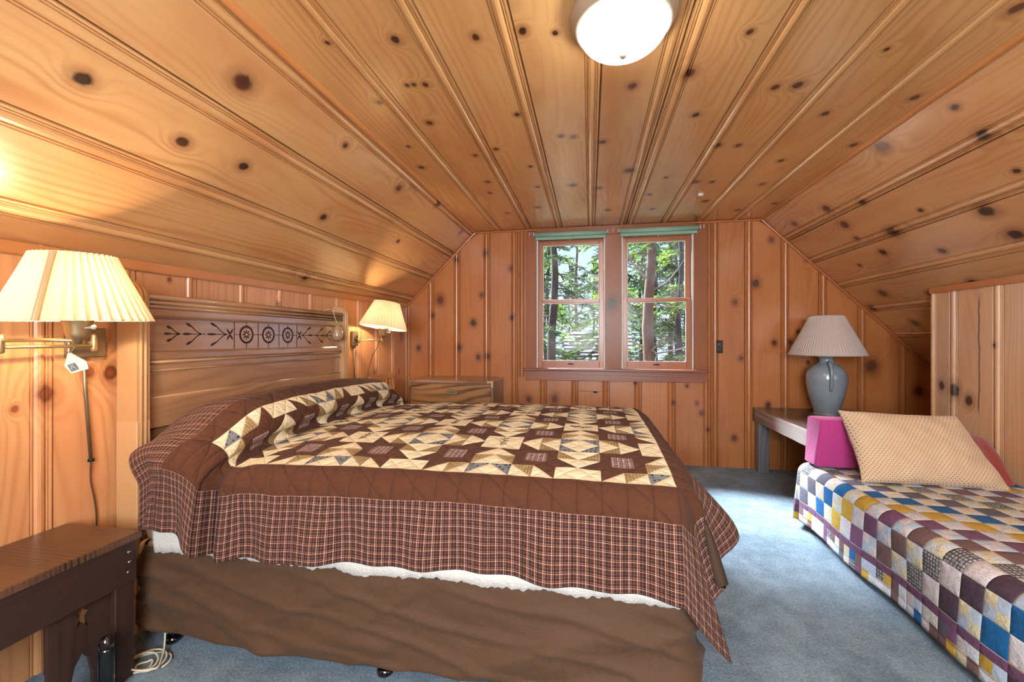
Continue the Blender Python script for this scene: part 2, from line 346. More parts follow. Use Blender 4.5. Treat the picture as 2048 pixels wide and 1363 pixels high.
# lamp shades: thin cloth that lets the bulb through
def shade_mat(name, rgb, tr_rgb, k=.5):
    t = NT(name); t.n.remove(t.b)
    d = t.n.new('ShaderNodeBsdfDiffuse'); d.inputs[0].default_value = (*lin(*rgb), 1)
    tr = t.n.new('ShaderNodeBsdfTranslucent'); tr.inputs[0].default_value = (*lin(*tr_rgb), 1)
    mx = t.n.new('ShaderNodeMixShader'); mx.inputs[0].default_value = k
    nz = t.noise(t.obj(), 60, 2); c = t.mix(nz, tuple(x * .92 for x in lin(*rgb)), lin(*rgb)); t.l.new(c, d.inputs[0])
    t.l.new(d.outputs[0], mx.inputs[1]); t.l.new(tr.outputs[0], mx.inputs[2]); t.l.new(mx.outputs[0], t.out.inputs[0])
    return t.m
M['shade'] = shade_mat('pleated_cream_shade', (240, 226, 192), (200, 174, 128), .17)
M['shade_w'] = shade_mat('pleated_white_shade', (242, 234, 228), (236, 222, 212), .35)
M['seam'] = shade_mat('shade_seam', (206, 176, 128), (150, 112, 66), .2)
# alabaster bowl of the lit ceiling lamp
t = NT('alabaster_glass_lit'); nz = t.noise(t.obj(), 9, 4, .6)
ec = t.mix(nz, (1.0, .93, .80), (1.0, .98, .94))
M['bowl'] = t.set(col=(.9, .88, .82), rough=.3, em=ec, ems=t.sm(nz, .3, .7, 20.0, 26.0))

def fabric(name, rgb, var=.08, scale=300, bumpd=.0012, rough=.9, sheen=.25, wr=0.0):
    t = NT(name); o = t.obj(); nz = t.noise(o, scale, 2); c = lin(*rgb)
    col = t.mix(nz, tuple(x * (1 - var * 2) for x in c), tuple(min(1, x * (1 + var * 2)) for x in c))
    h = nz
    if wr: h = t.math('ADD', nz, t.math('MULTIPLY', t.noise(o, 7, 4, .6), wr))
    t.bump(h, bumpd, .7)
    return t.set(col=col, rough=rough, sheen=sheen, spec=.2)
M['skirt'] = fabric('brown_bed_skirt_cloth', (86, 62, 44), .05, 260, .003, .62, .05, 5)
M['fleece'] = fabric('white_fleece_pad', (224, 218, 206), .05, 160, .006)
M['pink'] = fabric('magenta_cotton', (186, 62, 132), .05, 300)
M['red'] = fabric('brick_red_cloth', (158, 62, 54), .06, 200)
M['binding'] = fabric('dark_brown_binding', (58, 36, 28), .06, 200)
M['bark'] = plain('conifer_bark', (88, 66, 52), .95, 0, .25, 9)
M['bark_d'] = plain('dark_conifer_bark', (54, 44, 40), .95, 0, .25, 9)  # darker bark tone used on some of the trees
M['twig'] = plain('bare_twig', (110, 100, 94), .9, 0, .2, 30)
def leafm(name, a, b):
    t = NT(name); t.n.remove(t.b)
    nz = t.noise(t.obj(), 2.2, 3); c = t.mix(t.sm(nz, .35, .65), lin(*a), lin(*b))
    d = t.n.new('ShaderNodeBsdfDiffuse'); tr = t.n.new('ShaderNodeBsdfTranslucent'); mx = t.n.new('ShaderNodeMixShader'); mx.inputs[0].default_value = .5
    t.l.new(c, d.inputs[0]); t.l.new(c, tr.inputs[0]); t.l.new(d.outputs[0], mx.inputs[1]); t.l.new(tr.outputs[0], mx.inputs[2]); t.l.new(mx.outputs[0], t.out.inputs[0])
    return t.m
M['leaf1'] = leafm('bright_conifer_spray', (50, 72, 26), (100, 122, 48))  # brighter of the two foliage greens
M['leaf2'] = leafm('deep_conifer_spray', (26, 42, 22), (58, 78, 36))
t = NT('weathered_shingles'); o3 = t.sep(t.obj())
bn = t.noise(t.xyz(t.math('MULTIPLY', o3[0], 4), t.math('MULTIPLY', o3[2], 9), 0.0), 1, 4)
M['shingle'] = t.set(col=t.mix(bn, lin(46, 42, 41), lin(66, 61, 60)), rough=.95)
M['siding'] = plain('brown_siding', (112, 84, 66), .9)
M['ground'] = plain('forest_duff', (120, 100, 76), 1, 0, .2, 3)

# ================================================================== room shell
CZ = 2.265; YB = 4.2; YR = -1.5; XCL, XCR = -1.151, 1.526
XR = 2.28            # knee wall on the right
def lwx(y): return -1.9295 + .0137 * y      # knee wall on the left, not quite square to the gable
def slope_r(x): return CZ - (x - XCR)
def slope_l(x): return CZ - (XCL - x)
PROF = [(-.068, 0), (-.0655, -.006), (-.063, 0), (-.0595, 0), (-.057, -.006), (-.0545, -.001), (-.049, .005), (-.040, .0075), (-.031, .005), (-.0255, -.001), (-.023, -.006), (-.0205, 0), (-.017, 0), (-.0145, -.006), (-.012, 0), (-.005, 0), (-.003, -.008), (-.0014, -.014)]
def plank(parent, mat, c0, c1, a0, a1, place, th=.02, flip=False, name='plank'):
    """one board with its moulded edge; a0/a1 may depend on the position across"""
    if isinstance(mat, Boards): mat = mat.board(c0, c1)
    pts = [(c0 + .0014, -.014), (c0 + .0035, 0)] + [(c1 + d, h) for d, h in PROF]
    if flip: pts = [(c0 + c1 - a, h) for a, h in pts][::-1]
    pts = pts + [(max(p[0] for p in pts), -th), (min(p[0] for p in pts), -th)]
    fa = a0 if callable(a0) else (lambda c: a0); fb = a1 if callable(a1) else (lambda c: a1)
    n = len(pts)
    vs = [place(fa(c), c, h) for c, h in pts] + [place(fb(c), c, h) for c, h in pts]
    bm = bmesh.new(); bv = [bm.verts.new(v) for v in vs]
    for i in range(n):
        j = (i + 1) % n; bm.faces.new((bv[i], bv[j], bv[n + j], bv[n + i]))
    bm.faces.new(bv[:n]); bm.faces.new(bv[n:])
    return from_bm(name, bm, mat, parent)

floor = box('floor', -2.1, 3.1, YR - .1, YB + .1, -.06, 0, M['carpet'], None, 0); tag(floor, 'blue grey cut pile carpet over the attic floor', 'floor', kind='structure')
# flat ceiling
ceil = box('ceiling', XCL - .05, XCR + .05, YR, YB + .06, CZ + .02, CZ + .05, M['trim_y'], None, 0); tag(ceil, 'flat ceiling of wide varnished knotty pine boards', 'ceiling', kind='structure')
CJ = [XCL, -.87, -.563, -.262, .045, .335, .645, .962, 1.27, XCR]
for i in range(len(CJ) - 1):
    plank(ceil, M['ceil'], CJ[i], CJ[i + 1], YR, YB, lambda a, c, h: (c, a, CZ - h), flip=(CJ[i] > .2))
R2 = math.sqrt(.5)
# sloped ceilings
def pl_left(a, c, h): return (c + h * R2, a, slope_l(c) - h * R2)
def pl_right(a, c, h): return (c - h * R2, a, slope_r(c) - h * R2)
def slab(name, place, c0, c1, label):
    vs = [place(a, c, h) for h in (-.02, -.05) for a, c in ((YR, c0), (YB + .06, c0), (YB + .06, c1), (YR, c1))]
    o = mesh(name, vs, [(0, 1, 2, 3), (7, 6, 5, 4), (0, 4, 5, 1), (1, 5, 6, 2), (2, 6, 7, 3), (3, 7, 4, 0)], M['trim_y'])
    return tag(o, label, 'ceiling', kind='structure')
sl = slab('ceiling_slope_left', pl_left, -2.02, XCL, 'left sloping ceiling of knotty pine boards above the headboard')
LJ = [-2.02, -1.798, -1.588, -1.362, XCL]
def plank_s(parent, mat, c0, c1, place):
    # boards are laid out in slope distance
    s2 = math.sqrt(2)
    plank(parent, mat, c0 * s2, c1 * s2, YR, YB, lambda a, c, h: place(a, c / s2, h))
for i in range(4): plank_s(sl, M['slope_l'], LJ[i], LJ[i + 1], pl_left)
sr = slab('ceiling_slope_right', pl_right, XCR, 3.0, 'right sloping ceiling of knotty pine boards above the small bed')
RJ = [XCR, 1.742, 1.945, 2.168, 2.38, 2.6, 2.815, 3.0]
for i in range(7): plank_s(sr, M['slope_r'], RJ[i], RJ[i + 1], pl_right)

# gable wall with the window openings
WX = [(-.52, .145), (.295, .945)]; WZ0, WZ1 = .90, 2.175
hole = [(-.52, WZ0), (.945, WZ0), (.945, WZ1), (-.52, WZ1)]
wb = poly('wall_back', [(-2.0, -.02), (3.02, -.02), (3.02, slope_r(3.02) + .05), (XCR + .01, CZ + .045), (XCL - .01, CZ + .045), (-2.0, slope_l(-2.0) + .05)], [hole],
          lambda a, b, d: (a, d, b), YB + .02, YB + .06, M['trim_x'])
tag(wb, 'far gable wall of upright reddish knotty pine boards', 'wall', kind='structure')
def topz(c): return min(CZ, slope_l(c), slope_r(c)) + .012
BJ = [-1.885, -1.589, -1.309, -.994, -.71, -.422, -.115, .184, .48, .782, 1.096, 1.384, 1.686, 1.989, 2.294, 2.606, 2.9]
for i in range(len(BJ) - 1):
    a, b = BJ[i], BJ[i + 1]
    P = lambda al, c, h: (c, YB - h, al)
    if b <= -.60 or a >= 1.05:
        plank(wb, M['wall_b'], a, b, 0, topz, P, flip=(a > 1.0))
    elif i == 6:      # the board with a little hatch cut in it
        plank(wb, M['wall_b'], a, b, 0, .668, P); plank(wb, M['wall_b'], a, b, .671, .80, P)
    else:
        plank(wb, M['wall_b'], a, b, 0, .80, P)
plank(wb, M['wall_b'], -.71, -.605, .80, topz, lambda al, c, h: (c, YB - h, al), flip=True)
plank(wb, M['wall_b'], 1.04, 1.096, .80, topz, lambda al, c, h: (c, YB - h, al))
# left knee wall
lx0, lx1 = lwx(YR), lwx(YB)
wl_ = mesh('wall_left', [(lwx(y) + d, y, z) for d in (-.02, -.06) for y, z in ((YR, 0), (YB + .06, 0), (YB + .06, 1.52), (YR, 1.48))],
           [(0, 1, 2, 3), (7, 6, 5, 4), (0, 4, 5, 1), (1, 5, 6, 2), (2, 6, 7, 3), (3, 7, 4, 0)], M['trim_x'])
tag(wl_, 'left knee wall of upright pine boards behind the headboard', 'wall', kind='structure')
ys = [1.222 - .294 * k for k in range(9, 0, -1)] + [1.222, 1.505, 1.79, 2.098, 2.39, 2.683, 2.99, 3.285, 3.58, 3.885, 4.2]
for a, b in zip(ys[:-1], ys[1:]):
    plank(wl_, M['wall_l'], max(a, YR), b, 0, lambda c: slope_l(lwx(c)) + .014, lambda al, c, h: (lwx(c) + h, c, al))
# right knee wall (built out in front of the eaves), ending in a return before the gable
YE = 3.335
wr_ = poly('wall_right', [(YR, 0), (YE - .005, 0), (YE - .005, slope_r(XR) + .02), (YR, slope_r(XR) + .02)], [], lambda a, b, d: (d, a, b), XR + .02, XR + .07, M['trim_x'])
tag(wr_, 'right knee wall of pale pine boards behind the small bed', 'wall', kind='structure')
rys = [YE, 3.147, 2.846] + [2.846 - .297 * k for k in range(1, 15)] + [YR]
for b, a in zip(rys[:-1], rys[1:]):
    plank(wr_, M['wall_r'], a, b, 0, slope_r(XR) + .012, lambda al, c, h: (XR - h, c, al), flip=True)
box('return_board', XR + .021, 2.985, YE - .03, YE, 0, slope_r(2.985) + .3, M['wall_r'], wr_, 0)
we = box('wall_eaves', 2.86, 2.9, YE, YB + .05, 0, slope_r(2.88) + .01, M['wall_b'], None, 0); tag(we, 'low eaves wall at the back of the alcove', 'wall', kind='structure')
# wall behind the photographer, with an assumed opening for the fill light
wz = poly('wall_rear', [(-2.05, 0), (3.0, 0), (3.0, .80), (XCR, CZ + .02), (XCL, CZ + .02), (-2.05, slope_l(-2.05) + .03)],
          [[(-.53, .92), (.93, .92), (.93, 2.12), (-.53, 2.12)]], lambda a, b, d: (a, d, b), YR - .04, YR, M['wall_b'])
tag(wz, 'pine gable wall behind the camera with an opening for the fill light', 'wall', kind='structure')

# mouldings
def strip(name, p0, p1, r, mat, label, n=10):
    o = tube(name, [p0, p1], r, mat, None, n, False); return tag(o, label, 'trim', kind='structure')
strip('trim_1', (XCL + .002, YR, CZ - .002), (XCL + .002, YB, CZ - .002), .016, M['trim_y'], 'rounded pine moulding along the left ceiling crease')
strip('trim_2', (XCR - .002, YR, CZ - .002), (XCR - .002, YB, CZ - .002), .016, M['trim_y'], 'rounded pine moulding along the right ceiling crease')
strip('trim_3', (XCL, YB - .006, CZ - .012), (XCR, YB - .006, CZ - .012), .011, M['trim_x'], 'thin pine strip where flat ceiling meets gable wall')
strip('trim_4', (-1.872, YB - .006, slope_l(-1.872) - .014), (XCL, YB - .006, CZ - .014), .011, M['trim_x'], 'thin pine strip under the left slope on gable wall')
strip('trim_5', (XCR, YB - .006, CZ - .014), (2.9, YB - .006, slope_r(2.9) - .014), .011, M['trim_x'], 'thin pine strip under the right slope on gable wall')
def trim_box(name, pts, w, h, mat, label):
    o = None
    bm = bmesh.new()
    vs = [bm.verts.new(p) for p in pts]
    for f in ((0, 1, 2, 3), (7, 6, 5, 4), (0, 4, 5, 1), (1, 5, 6, 2), (2, 6, 7, 3), (3, 7, 4, 0)): bm.faces.new([vs[i] for i in f])
    bmesh.ops.bevel(bm, geom=bm.edges[:], offset=.004, segments=2, affect='EDGES')
    return tag(from_bm(name, bm, mat), label, 'trim', kind='structure')
pp = []
for y in (YR, YB):
    x = lwx(y); zt = slope_l(x) - .004
    pp.append([(x + .001, y, zt - .035), (x + .016, y, zt - .035), (x + .018, y, zt + .010), (x + .001, y, zt - .006)])
trim_box('trim_6', pp[0] + pp[1], 0, 0, M['trim_y'], 'flat pine moulding along the top of left knee wall')
zt = slope_r(XR)
trim_box('trim_7', [(XR - .001, y, z) if k in (0, 3) else (XR - .02, y, z) for y in (YR, YE + .02) for k, z in ((0, zt - .03), (1, zt - .03), (2, zt + .012), (3, zt - .005))], 0, 0, M['trim_y'], 'pine moulding along the top of right knee wall')
strip('trim_8', (-1.862, YB - .012, 0), (-1.862, YB - .012, slope_l(-1.862)), .012, M['trim_x'], 'upright pine moulding in the left far corner')
box_c = box('trim_9', XR - .012, XR + .02, YE - .002, YE + .016, 0, zt, M['wall_r'], None, .003); tag(box_c, 'upright pine corner board ending the right knee wall', 'trim', kind='structure')

# ================================================================== windows
def casing():
    z0 = WZ0 - .012; c = [('trim_10', -.622, -.52, z0, CZ - .03, 'left upright casing board of the double window'),
         ('trim_11', .145, .295, z0, WZ1, 'broad middle casing board between the two sashes with one big knot'),
         ('trim_12', .945, 1.06, z0, CZ - .03, 'right upright casing board of the double window')]
    for n, a, b, q0, q1, l in c:
        tag(box(n, a, b, YB - .028, YB - .004, q0, q1, M['casing'], None, .003), l, 'trim', kind='structure')
    tag(box('trim_13', -.52, .945, YB - .0275, YB - .004, WZ1, CZ - .002, M['casing'], None, .003), 'head casing board above the double window', 'trim', kind='structure')
    tag(box('trim_14', -.64, 1.07, YB - .075, YB + .10, WZ0 - .032, WZ0 - .008, M['casing_x'], None, .006, 2), 'projecting wooden window sill under the two sashes', 'sill', kind='structure')
    tag(box('trim_15', -.62, 1.05, YB - .030, YB - .005, .772, WZ0 - .032, M['casing_x'], None, .003), 'streaky wooden apron board under the window sill', 'trim', kind='structure')
casing()
zm = 1.545
def window(name, x0, x1, label):
    w = empty(name, (x0, YB, WZ0), label, 'window', kind='structure')
    y0, y1 = YB - .004, YB + .12
    # jamb lining, outside stops
    for a, b in ((x0 - .001, x0 + .014), (x1 - .014, x1 + .001)):
        box('jamb', a, b, y0, y1, WZ0 - .008, WZ1, M['white'], w, .001)
    box('head_jamb', x0, x1, y0, y1, WZ1 - .014, WZ1, M['white'], w, .001)
    xi0, xi1 = x0 + .015, x1 - .015
    def sash(nm, ya, yb, z0, z1, bot, top, st=.042):
        fr = box(nm, xi0, xi0 + st, ya, yb, z0, z1, M['sash'], w, .003)
        box('stile', xi1 - st, xi1, ya, yb, z0, z1, M['sash'], fr, .003)
        box('bottom_rail', xi0 + st, xi1 - st, ya, yb, z0, z0 + bot, M['sash'], fr, .003)
        box('top_rail', xi0 + st, xi1 - st, ya, yb, z1 - top, z1, M['sash'], fr, .003)
        ym = (ya + yb) / 2
        box('glass_pane', xi0 + st - .004, xi1 - st + .004, ym - .002, ym + .002, z0 + bot - .004, z1 - top + .004, M['glass'], fr, 0)
        # putty beads round the pane
        gx0, gx1, gz0, gz1 = xi0 + st, xi1 - st, z0 + bot, z1 - top
        bm = bmesh.new(); q = .006
        bm_box(bm, gx0, gx0 + q, ya + .006, ym - .003, gz0, gz1); bm_box(bm, gx1 - q, gx1, ya + .006, ym - .003, gz0, gz1)
        bm_box(bm, gx0 + q, gx1 - q, ya + .006, ym - .003, gz0, gz0 + q); bm_box(bm, gx0 + q, gx1 - q, ya + .006, ym - .003, gz1 - q, gz1)
        from_bm('glazing_bead', bm, M['white'], fr)
        return fr
    sash('upper_sash', YB + .062, YB + .096, zm - .018, WZ1 - .015, .036, .052)
    ls = sash('lower_sash', YB + .022, YB + .056, WZ0 - .007, zm + .018, .066, .034)
    xm = (xi0 + xi1) / 2
    bm = bmesh.new(); bm_box(bm, xm - .03, xm + .03, YB + .016, YB + .022, WZ0 + .026, WZ0 + .036, .002)
    bm_box(bm, xm - .016, xm + .016, YB + .006, YB + .018, WZ0 + .030, WZ0 + .040, .003)
    o = from_bm('sash_lift', bm, M['iron'], w); o['label'] = 'small dark metal sash lift'
    return w
window('window_1', *WX[0], 'left double hung window with wooden sashes overlooking trees and a roof')
window('window_2', *WX[1], 'right double hung window with wooden sashes facing a big trunk')

def roller(x0, x1, z, label):
    r = empty('roller_blind', (x0, YB - .05, z), label, 'blind', 'rolled window blinds')
    y = YB - .058
    rl = tube('roll', [(x0 + .012, y, z), (x1 - .012, y, z)], .022, M['green'], r, 16)
    bm = bmesh.new(); bm_box(bm, x0 + .02, x1 - .02, y + .012, y + .017, z - .035, z + .0); bm_box(bm, x0 + .02, x1 - .02, y + .009, y + .020, z - .046, z - .034, .003)
    from_bm('hem', bm, M['green'], r)
    for a in (x0, x1 - .006): box('bracket', a, a + .008, y - .02, YB - .028, z - .012, z + .020, M['white'], r, .002)
    xm = (x0 + x1) / 2
    tube('pull', [(xm, y + .008, z - .046), (xm, y + .008, z - .066)], .003, M['white'], r, 6)
roller(-.545, .165, 2.188, 'rolled up green blind over the left window')
roller(.262, .99, 2.192, 'rolled up green blind over the right window')
for x in (-.585, .215, 1.025):
    o = tube('shade_hook', [(x, YB - .028, 2.225), (x, YB - .045, 2.225), (x, YB - .047, 2.195), (x + .002, YB - .040, 2.188)], .0035, M['white'], None, 6)
    tag(o, {-.585: 'small white hook left of the left green blind', .215: 'small white hook between the two green blinds', 1.025: 'small white hook right of the right green blind'}[x], 'hook', 'white hooks on the window casing')

ol = empty('wall_outlet', (1.165, YB, 1.10), 'black outlet plate on the gable wall right of window', 'outlet')
box('plate', 1.128, 1.2, YB - .006, YB - .0, 1.045, 1.163, M['black'], ol, .002)
for z in (1.082, 1.126): box('receptacle', 1.147, 1.181, YB - .0095, YB - .006, z - .015, z + .015, M['blackgloss'], ol, .002)
hk = tag(box('hatch_latch', .03, .07, YB - .012, YB + .0, .655, .668, M['iron'], None, .002), 'tiny dark latch of the hatch under the window', 'latch')

# ================================================================== ceiling lamp
cl = empty('ceiling_lamp', (.108, 1.463, CZ), 'lit flush ceiling lamp with alabaster bowl and nickel rim', 'ceiling lamp')
cc = (.108, 1.463, CZ)
t = NT('brushed_pewter'); M['pewter'] = t.set(col=lin(176, 164, 144), rough=.42, metal=.55)
lathe('rim', [(.120, 0), (.172, -.003), (.176, -.012), (.174, -.026), (.168, -.034), (.164, -.040), (.162, -.050), (.152, -.056), (.142, -.054), (.142, -.030), (.120, -.028)], cc, M['pewter'], cl, 48)
prof = [(.147, -.046)] + [(.147 * math.cos(a), -.046 - .092 * math.sin(a)) for a in np.linspace(.05, 1.5, 14)] + [(.0, -.139)]
lathe('bowl', prof, cc, M['bowl'], cl, 48)
lathe('finial', [(0, -.156), (.006, -.155), (.011, -.150), (.013, -.145), (.012, -.140), (.004, -.136)], cc, M['pewter'], cl, 20)

# ================================================================== swing arm wall lamps
def pleated(name, c, r0, r1, h, n, amp, mat, parent, tilt=None, skip=None, seamseg=False):
    """pleated shade: zigzag cloth between a bottom ring r0 and a top ring r1"""
    vs = []; fs = []; rows = 5; m = n * 2
    for i in range(rows):
        f = i / (rows - 1); r = r0 + (r1 - r0) * f; z = h * f
        for k in range(m):
            a = 2 * pi * k / m; rr = r + (amp * (1 - .45 * f) if k % 2 else -amp * (1 - .45 * f)) * (1 if 0 < i < rows - 1 else 1.15)
            zz = z + (.0025 if (k % 2 and i == rows - 1) else 0) - (.0025 if (k % 2 and i == 0) else 0)
            v = Vector((rr * math.cos(a), rr * math.sin(a), zz))
            if tilt is not None: v = tilt @ v
            vs.append((c[0] + v.x, c[1] + v.y, c[2] + v.z))
    for i in range(rows - 1):
        for k in range(m): fs.append((i * m + k, i * m + (k + 1) % m, (i + 1) * m + (k + 1) % m, (i + 1) * m + k))
    return mesh(name, vs, fs, mat, parent)
def ring(name, c, r, tr, mat, parent, tilt=None, n=40):
    pts = []
    for k in range(n + 1):
        a = 2 * pi * k / n; v = Vector((r * math.cos(a), r * math.sin(a), 0))
        if tilt is not None: v = tilt @ v
        pts.append((c[0] + v.x, c[1] + v.y, c[2] + v.z))
    return tube(name, pts, tr, mat, parent, 6)

def swing_lamp(px, py, pz, elbow, stem, shade_z, label, tilt, ptop, en, plate_w=.125, plate_h=.112):
    """px,py,pz plate centre on the wall"""
    r = empty('swing_arm_lamp', (px, py, pz), label, 'wall lamp', 'swing arm lamps beside the bed')
    box('backplate', px - .002, px + .022, py - plate_w / 2, py + plate_w / 2, pz - plate_h / 2, pz + plate_h / 2, M['brass_d'], r, .003)
    za = pz + .0
    jx = px + .05
    lathe('pivot', [(.0, .034), (.008, .033), (.010, .026), (.011, -.026), (.008, -.034), (0, -.035)], (jx, py, za), M['brass'], r, 16)
    tube('bracket', [(px + .02, py, za), (jx, py, za)], .008, M['brass'], r, 10)
    e = Vector((elbow[0], elbow[1], za))
    tube('arm', [(jx, py, za - .012), (e.x, e.y, za - .012)], .0062, M['brass'], r, 10)
    lathe('elbow_joint', [(0, .030), (.009, .029), (.011, .022), (.011, -.026), (.008, -.032), (0, -.033)], e, M['brass'], r, 16)
    sx, sy = stem
    tube('arm', [(e.x, e.y, za + .010), (sx, sy, za + .010)], .0062, M['brass'], r, 10)
    lathe('socket_cup', [(.0, -.014), (.012, -.014), (.013, 0), (.024, .004), (.030, .020), (.033, .045), (.040, .062), (.043, .070), (.040, .072), (.0, .070)], (sx, sy, za + .012), M['brass'], r, 24)
    lathe('switch_knob', [(0, 0), (.004, 0), (.004, .018), (.007, .019), (.008, .027), (0, .030)], (sx + .030, sy, za + .05), M['white'], r, 10, axis=(1, .5, .1))
    sc = (sx, sy, shade_z)
    sh = pleated('shade', sc, .185, .098, .208, 44, .0075, M['shade'], r, tilt)
    ring('bottom_wire', sc, .183, .0022, M['shade'], sh, tilt); 
    tv = (tilt @ Vector((0, 0, .208))) if tilt is not None else Vector((0, 0, .208))
    tcn = (sc[0] + tv.x, sc[1] + tv.y, sc[2] + tv.z)
    ring('top_wire', tcn, .097, .0022, M['shade'], sh, tilt)
    for k in range(3):
        a = k * 2 * pi / 3 + .4
        v = Vector((.097 * math.cos(a), .097 * math.sin(a), -.03))
        if tilt is not None: v = tilt @ v
        tube('spider_arm', [(tcn[0], tcn[1], tcn[2] - .04), (tcn[0] + v.x, tcn[1] + v.y, tcn[2] + v.z + .03)], .0016, M['brass'], sh, 6)
    t = bpy.data.materials.get('lit_bulb')
    if t is None:
        q = NT('lit_bulb'); t = q.set(col=(1, .9, .7), em=(1, .78, .48), ems=6.0)
    zb = za + .082
    lathe('bulb', [(0, .0), (.012, .0), (.014, .012), (.024, .035), (.027, .052), (.020, .070), (0, .078)], (sx, sy, zb), t, r, 16)
    L = lamp('bulb_light', 'POINT', (sx, sy, zb + .062), en, (1.0, .80, .54), shadow_soft_size=.03)
    setp(L, r)
    return r
tl = Matrix.Rotation(math.radians(2.0), 3, 'X')
lampL = swing_lamp(lwx(1.30), 1.314, 1.163, (-1.852, 1.045), (-1.625, 1.100), 1.236,
                   'lit swing arm lamp with large pleated cream shade over the dark nightstand', tl, 0, 20.0)
x0 = lwx(1.3)
tube('cord_cover', [(x0 + .012, 1.305, 1.107), (x0 + .012, 1.312, .98), (x0 + .012, 1.33, .712)], [.006, .006, .006], M['brass_d'], lampL, 10)
lathe('cord_cover_cap', [(0, .006), (.010, .005), (.010, -.004), (0, -.006)], (x0 + .012, 1.331, .708), M['iron'], lampL, 12)
tube('cord', catmull([(x0 + .010, 1.331, .705), (x0 + .008, 1.332, .63), (x0 + .008, 1.345, .55), (x0 + .008, 1.352, .47), (x0 + .008, 1.35, .36), (x0 + .01, 1.352, .1)], 5), .0028, M['cord_brown'], lampL, 6)
# pleat seam band of the shade, a little wider than the other pleats
def seam(parent, c, ang, tilt):
    vs = []
    for (r, z) in ((.191, 0), (.103, .208)):
        for da in (-.045, .045):
            a = ang + da * (.185 / r) * .95; v = tilt @ Vector((r * math.cos(a), r * math.sin(a), z)); vs.append((c[0] + v.x, c[1] + v.y, c[2] + v.z))
    n = len(vs); vs += [(v[0] - .004 * math.cos(ang), v[1] - .004 * math.sin(ang), v[2]) for v in vs]
    return mesh('shade_seam', vs, [(0, 1, 3, 2), (4, 6, 7, 5), (0, 4, 5, 1), (2, 3, 7, 6), (0, 2, 6, 4), (1, 5, 7, 3)], M['seam'], parent)
seam(lampL, (-1.625, 1.10, 1.236), -1.06, tl)
# price tag on a bead chain
tg = empty('paper_tag', (-1.66, 1.085, 1.165), 'folded white paper tag with black print hanging from lamp arm', 'tag')
tp = Matrix.Translation((-1.655, 1.116, 1.098)) @ Matrix.Rotation(math.radians(50), 4, 'Z') @ Matrix.Rotation(math.radians(-24), 4, 'Y')
bm = bmesh.new()
hx = [(-.022, -.026), (.020, -.030), (.026, -.006), (.004, .036), (-.004, .036), (-.026, .004)]
f0 = [bm.verts.new(tp @ Vector((a, -.006 - .004 * (1 - abs(a) / .03), b))) for a, b in hx]; f1 = [bm.verts.new(tp @ Vector((a, .006, b))) for a, b in hx]
bm.faces.new(f0); bm.faces.new(f1[::-1])
for i in range(6): bm.faces.new((f0[i], f0[(i + 1) % 6], f1[(i + 1) % 6], f1[i]))
from_bm('card', bm, M['cord_white'], tg)
bm = bmesh.new()
bm_box(bm, -.019, -.001, -.0125, -.0105, -.020, .003, 0, 1, tp)
from_bm('printed_mark', bm, M['black'], tg)
bm = bmesh.new()
bm_tube(bm, [tp @ Vector(q) for q in ((-.015, -.0128, -.015), (-.012, -.0128, -.006), (-.013, -.0128, -.001), (-.007, -.0128, -.002), (-.009, -.0128, -.009), (-.004, -.0128, -.016))], .0009, 5)
from_bm('printed_figure', bm, M['cord_white'], tg)
ch = [tp @ Vector((0, 0, .034))]
bm = bmesh.new()
for sgn in (-1, 1):
    for k in range(11):
        f_ = k / 10; p = tp @ Vector((0, 0, .034))
        q = Vector((p.x + sgn * .006 * math.sin(pi * f_), p.y + sgn * .008 * math.sin(pi * f_), p.z + f_ * (1.182 - p.z)))
        bmesh.ops.create_icosphere(bm, subdivisions=1, radius=.0022, matrix=Matrix.Translation(q))
from_bm('bead_chain', bm, M['chrome'], tg, True)

tr_ = Matrix.Rotation(math.radians(-7), 3, 'X') @ Matrix.Rotation(math.radians(6), 3, 'Y')
lampR = swing_lamp(lwx(3.19), 3.165, 1.178, (-1.72, 3.33), (-1.655, 3.225), 1.268,
                   'lit swing arm lamp with small looking cream shade near the dresser', tr_, 0, 16.0, .075, .12)
xr = lwx(3.2)
tube('cord_cover', [(xr + .012, 3.155, 1.118), (xr + .012, 3.165, .80)], .005, M['brass_d'], lampR, 8)
tube('cord', catmull([(-1.70, 3.24, 1.166), (-1.75, 3.31, 1.11), (-1.80, 3.32, 1.04), (-1.84, 3.36, .98), (-1.84, 3.32, .90), (-1.85, 3.33, .70)], 5), .003, M['cord_brown'], lampR, 6)
box('dimmer', xr + .022, xr + .028, 3.175, 3.192, 1.15, 1.205, M['iron'], lampR, .001)

# ================================================================== headboard
HX = -1.815      # face of the panels
hb = empty('headboard', (-1.84, 2.15, 0), 'golden maple headboard with dark carved leaves and three wheels', 'headboard')
PY0, PY1 = 1.452, 2.862
def post(y0, y1):
    # side outline (X,Z): square post whose head rolls back in a quarter round
    pts = [(-1.872, 0), (-1.775, 0), (-1.775, 1.345)] + [(-1.845 + .07 * math.cos(a), 1.345 + .065 * math.sin(a)) for a in np.linspace(.1, pi / 2, 9)] + [(-1.872, 1.41)]
    p = poly('post', pts, [], lambda a, b, d: (a, d, b), y0, y1, M['hb_post'], hb)
    # two reeds running up the face of the post
    for yy in (y0 + .016, y1 - .016):
        path = [(-1.775, yy, .05), (-1.775, yy, 1.345)] + [(-1.845 + .071 * math.cos(a), yy, 1.345 + .066 * math.sin(a)) for a in np.linspace(.1, pi / 2, 8)]
        tube('reed', path, .006, M['hb_post'], p, 8)
    box('plinth', -1.874, -1.773, y0 - .0015, y1 + .0015, .0, .845, M['hb_post'], p, .002)
post(1.402, PY0); post(PY1, 2.915)
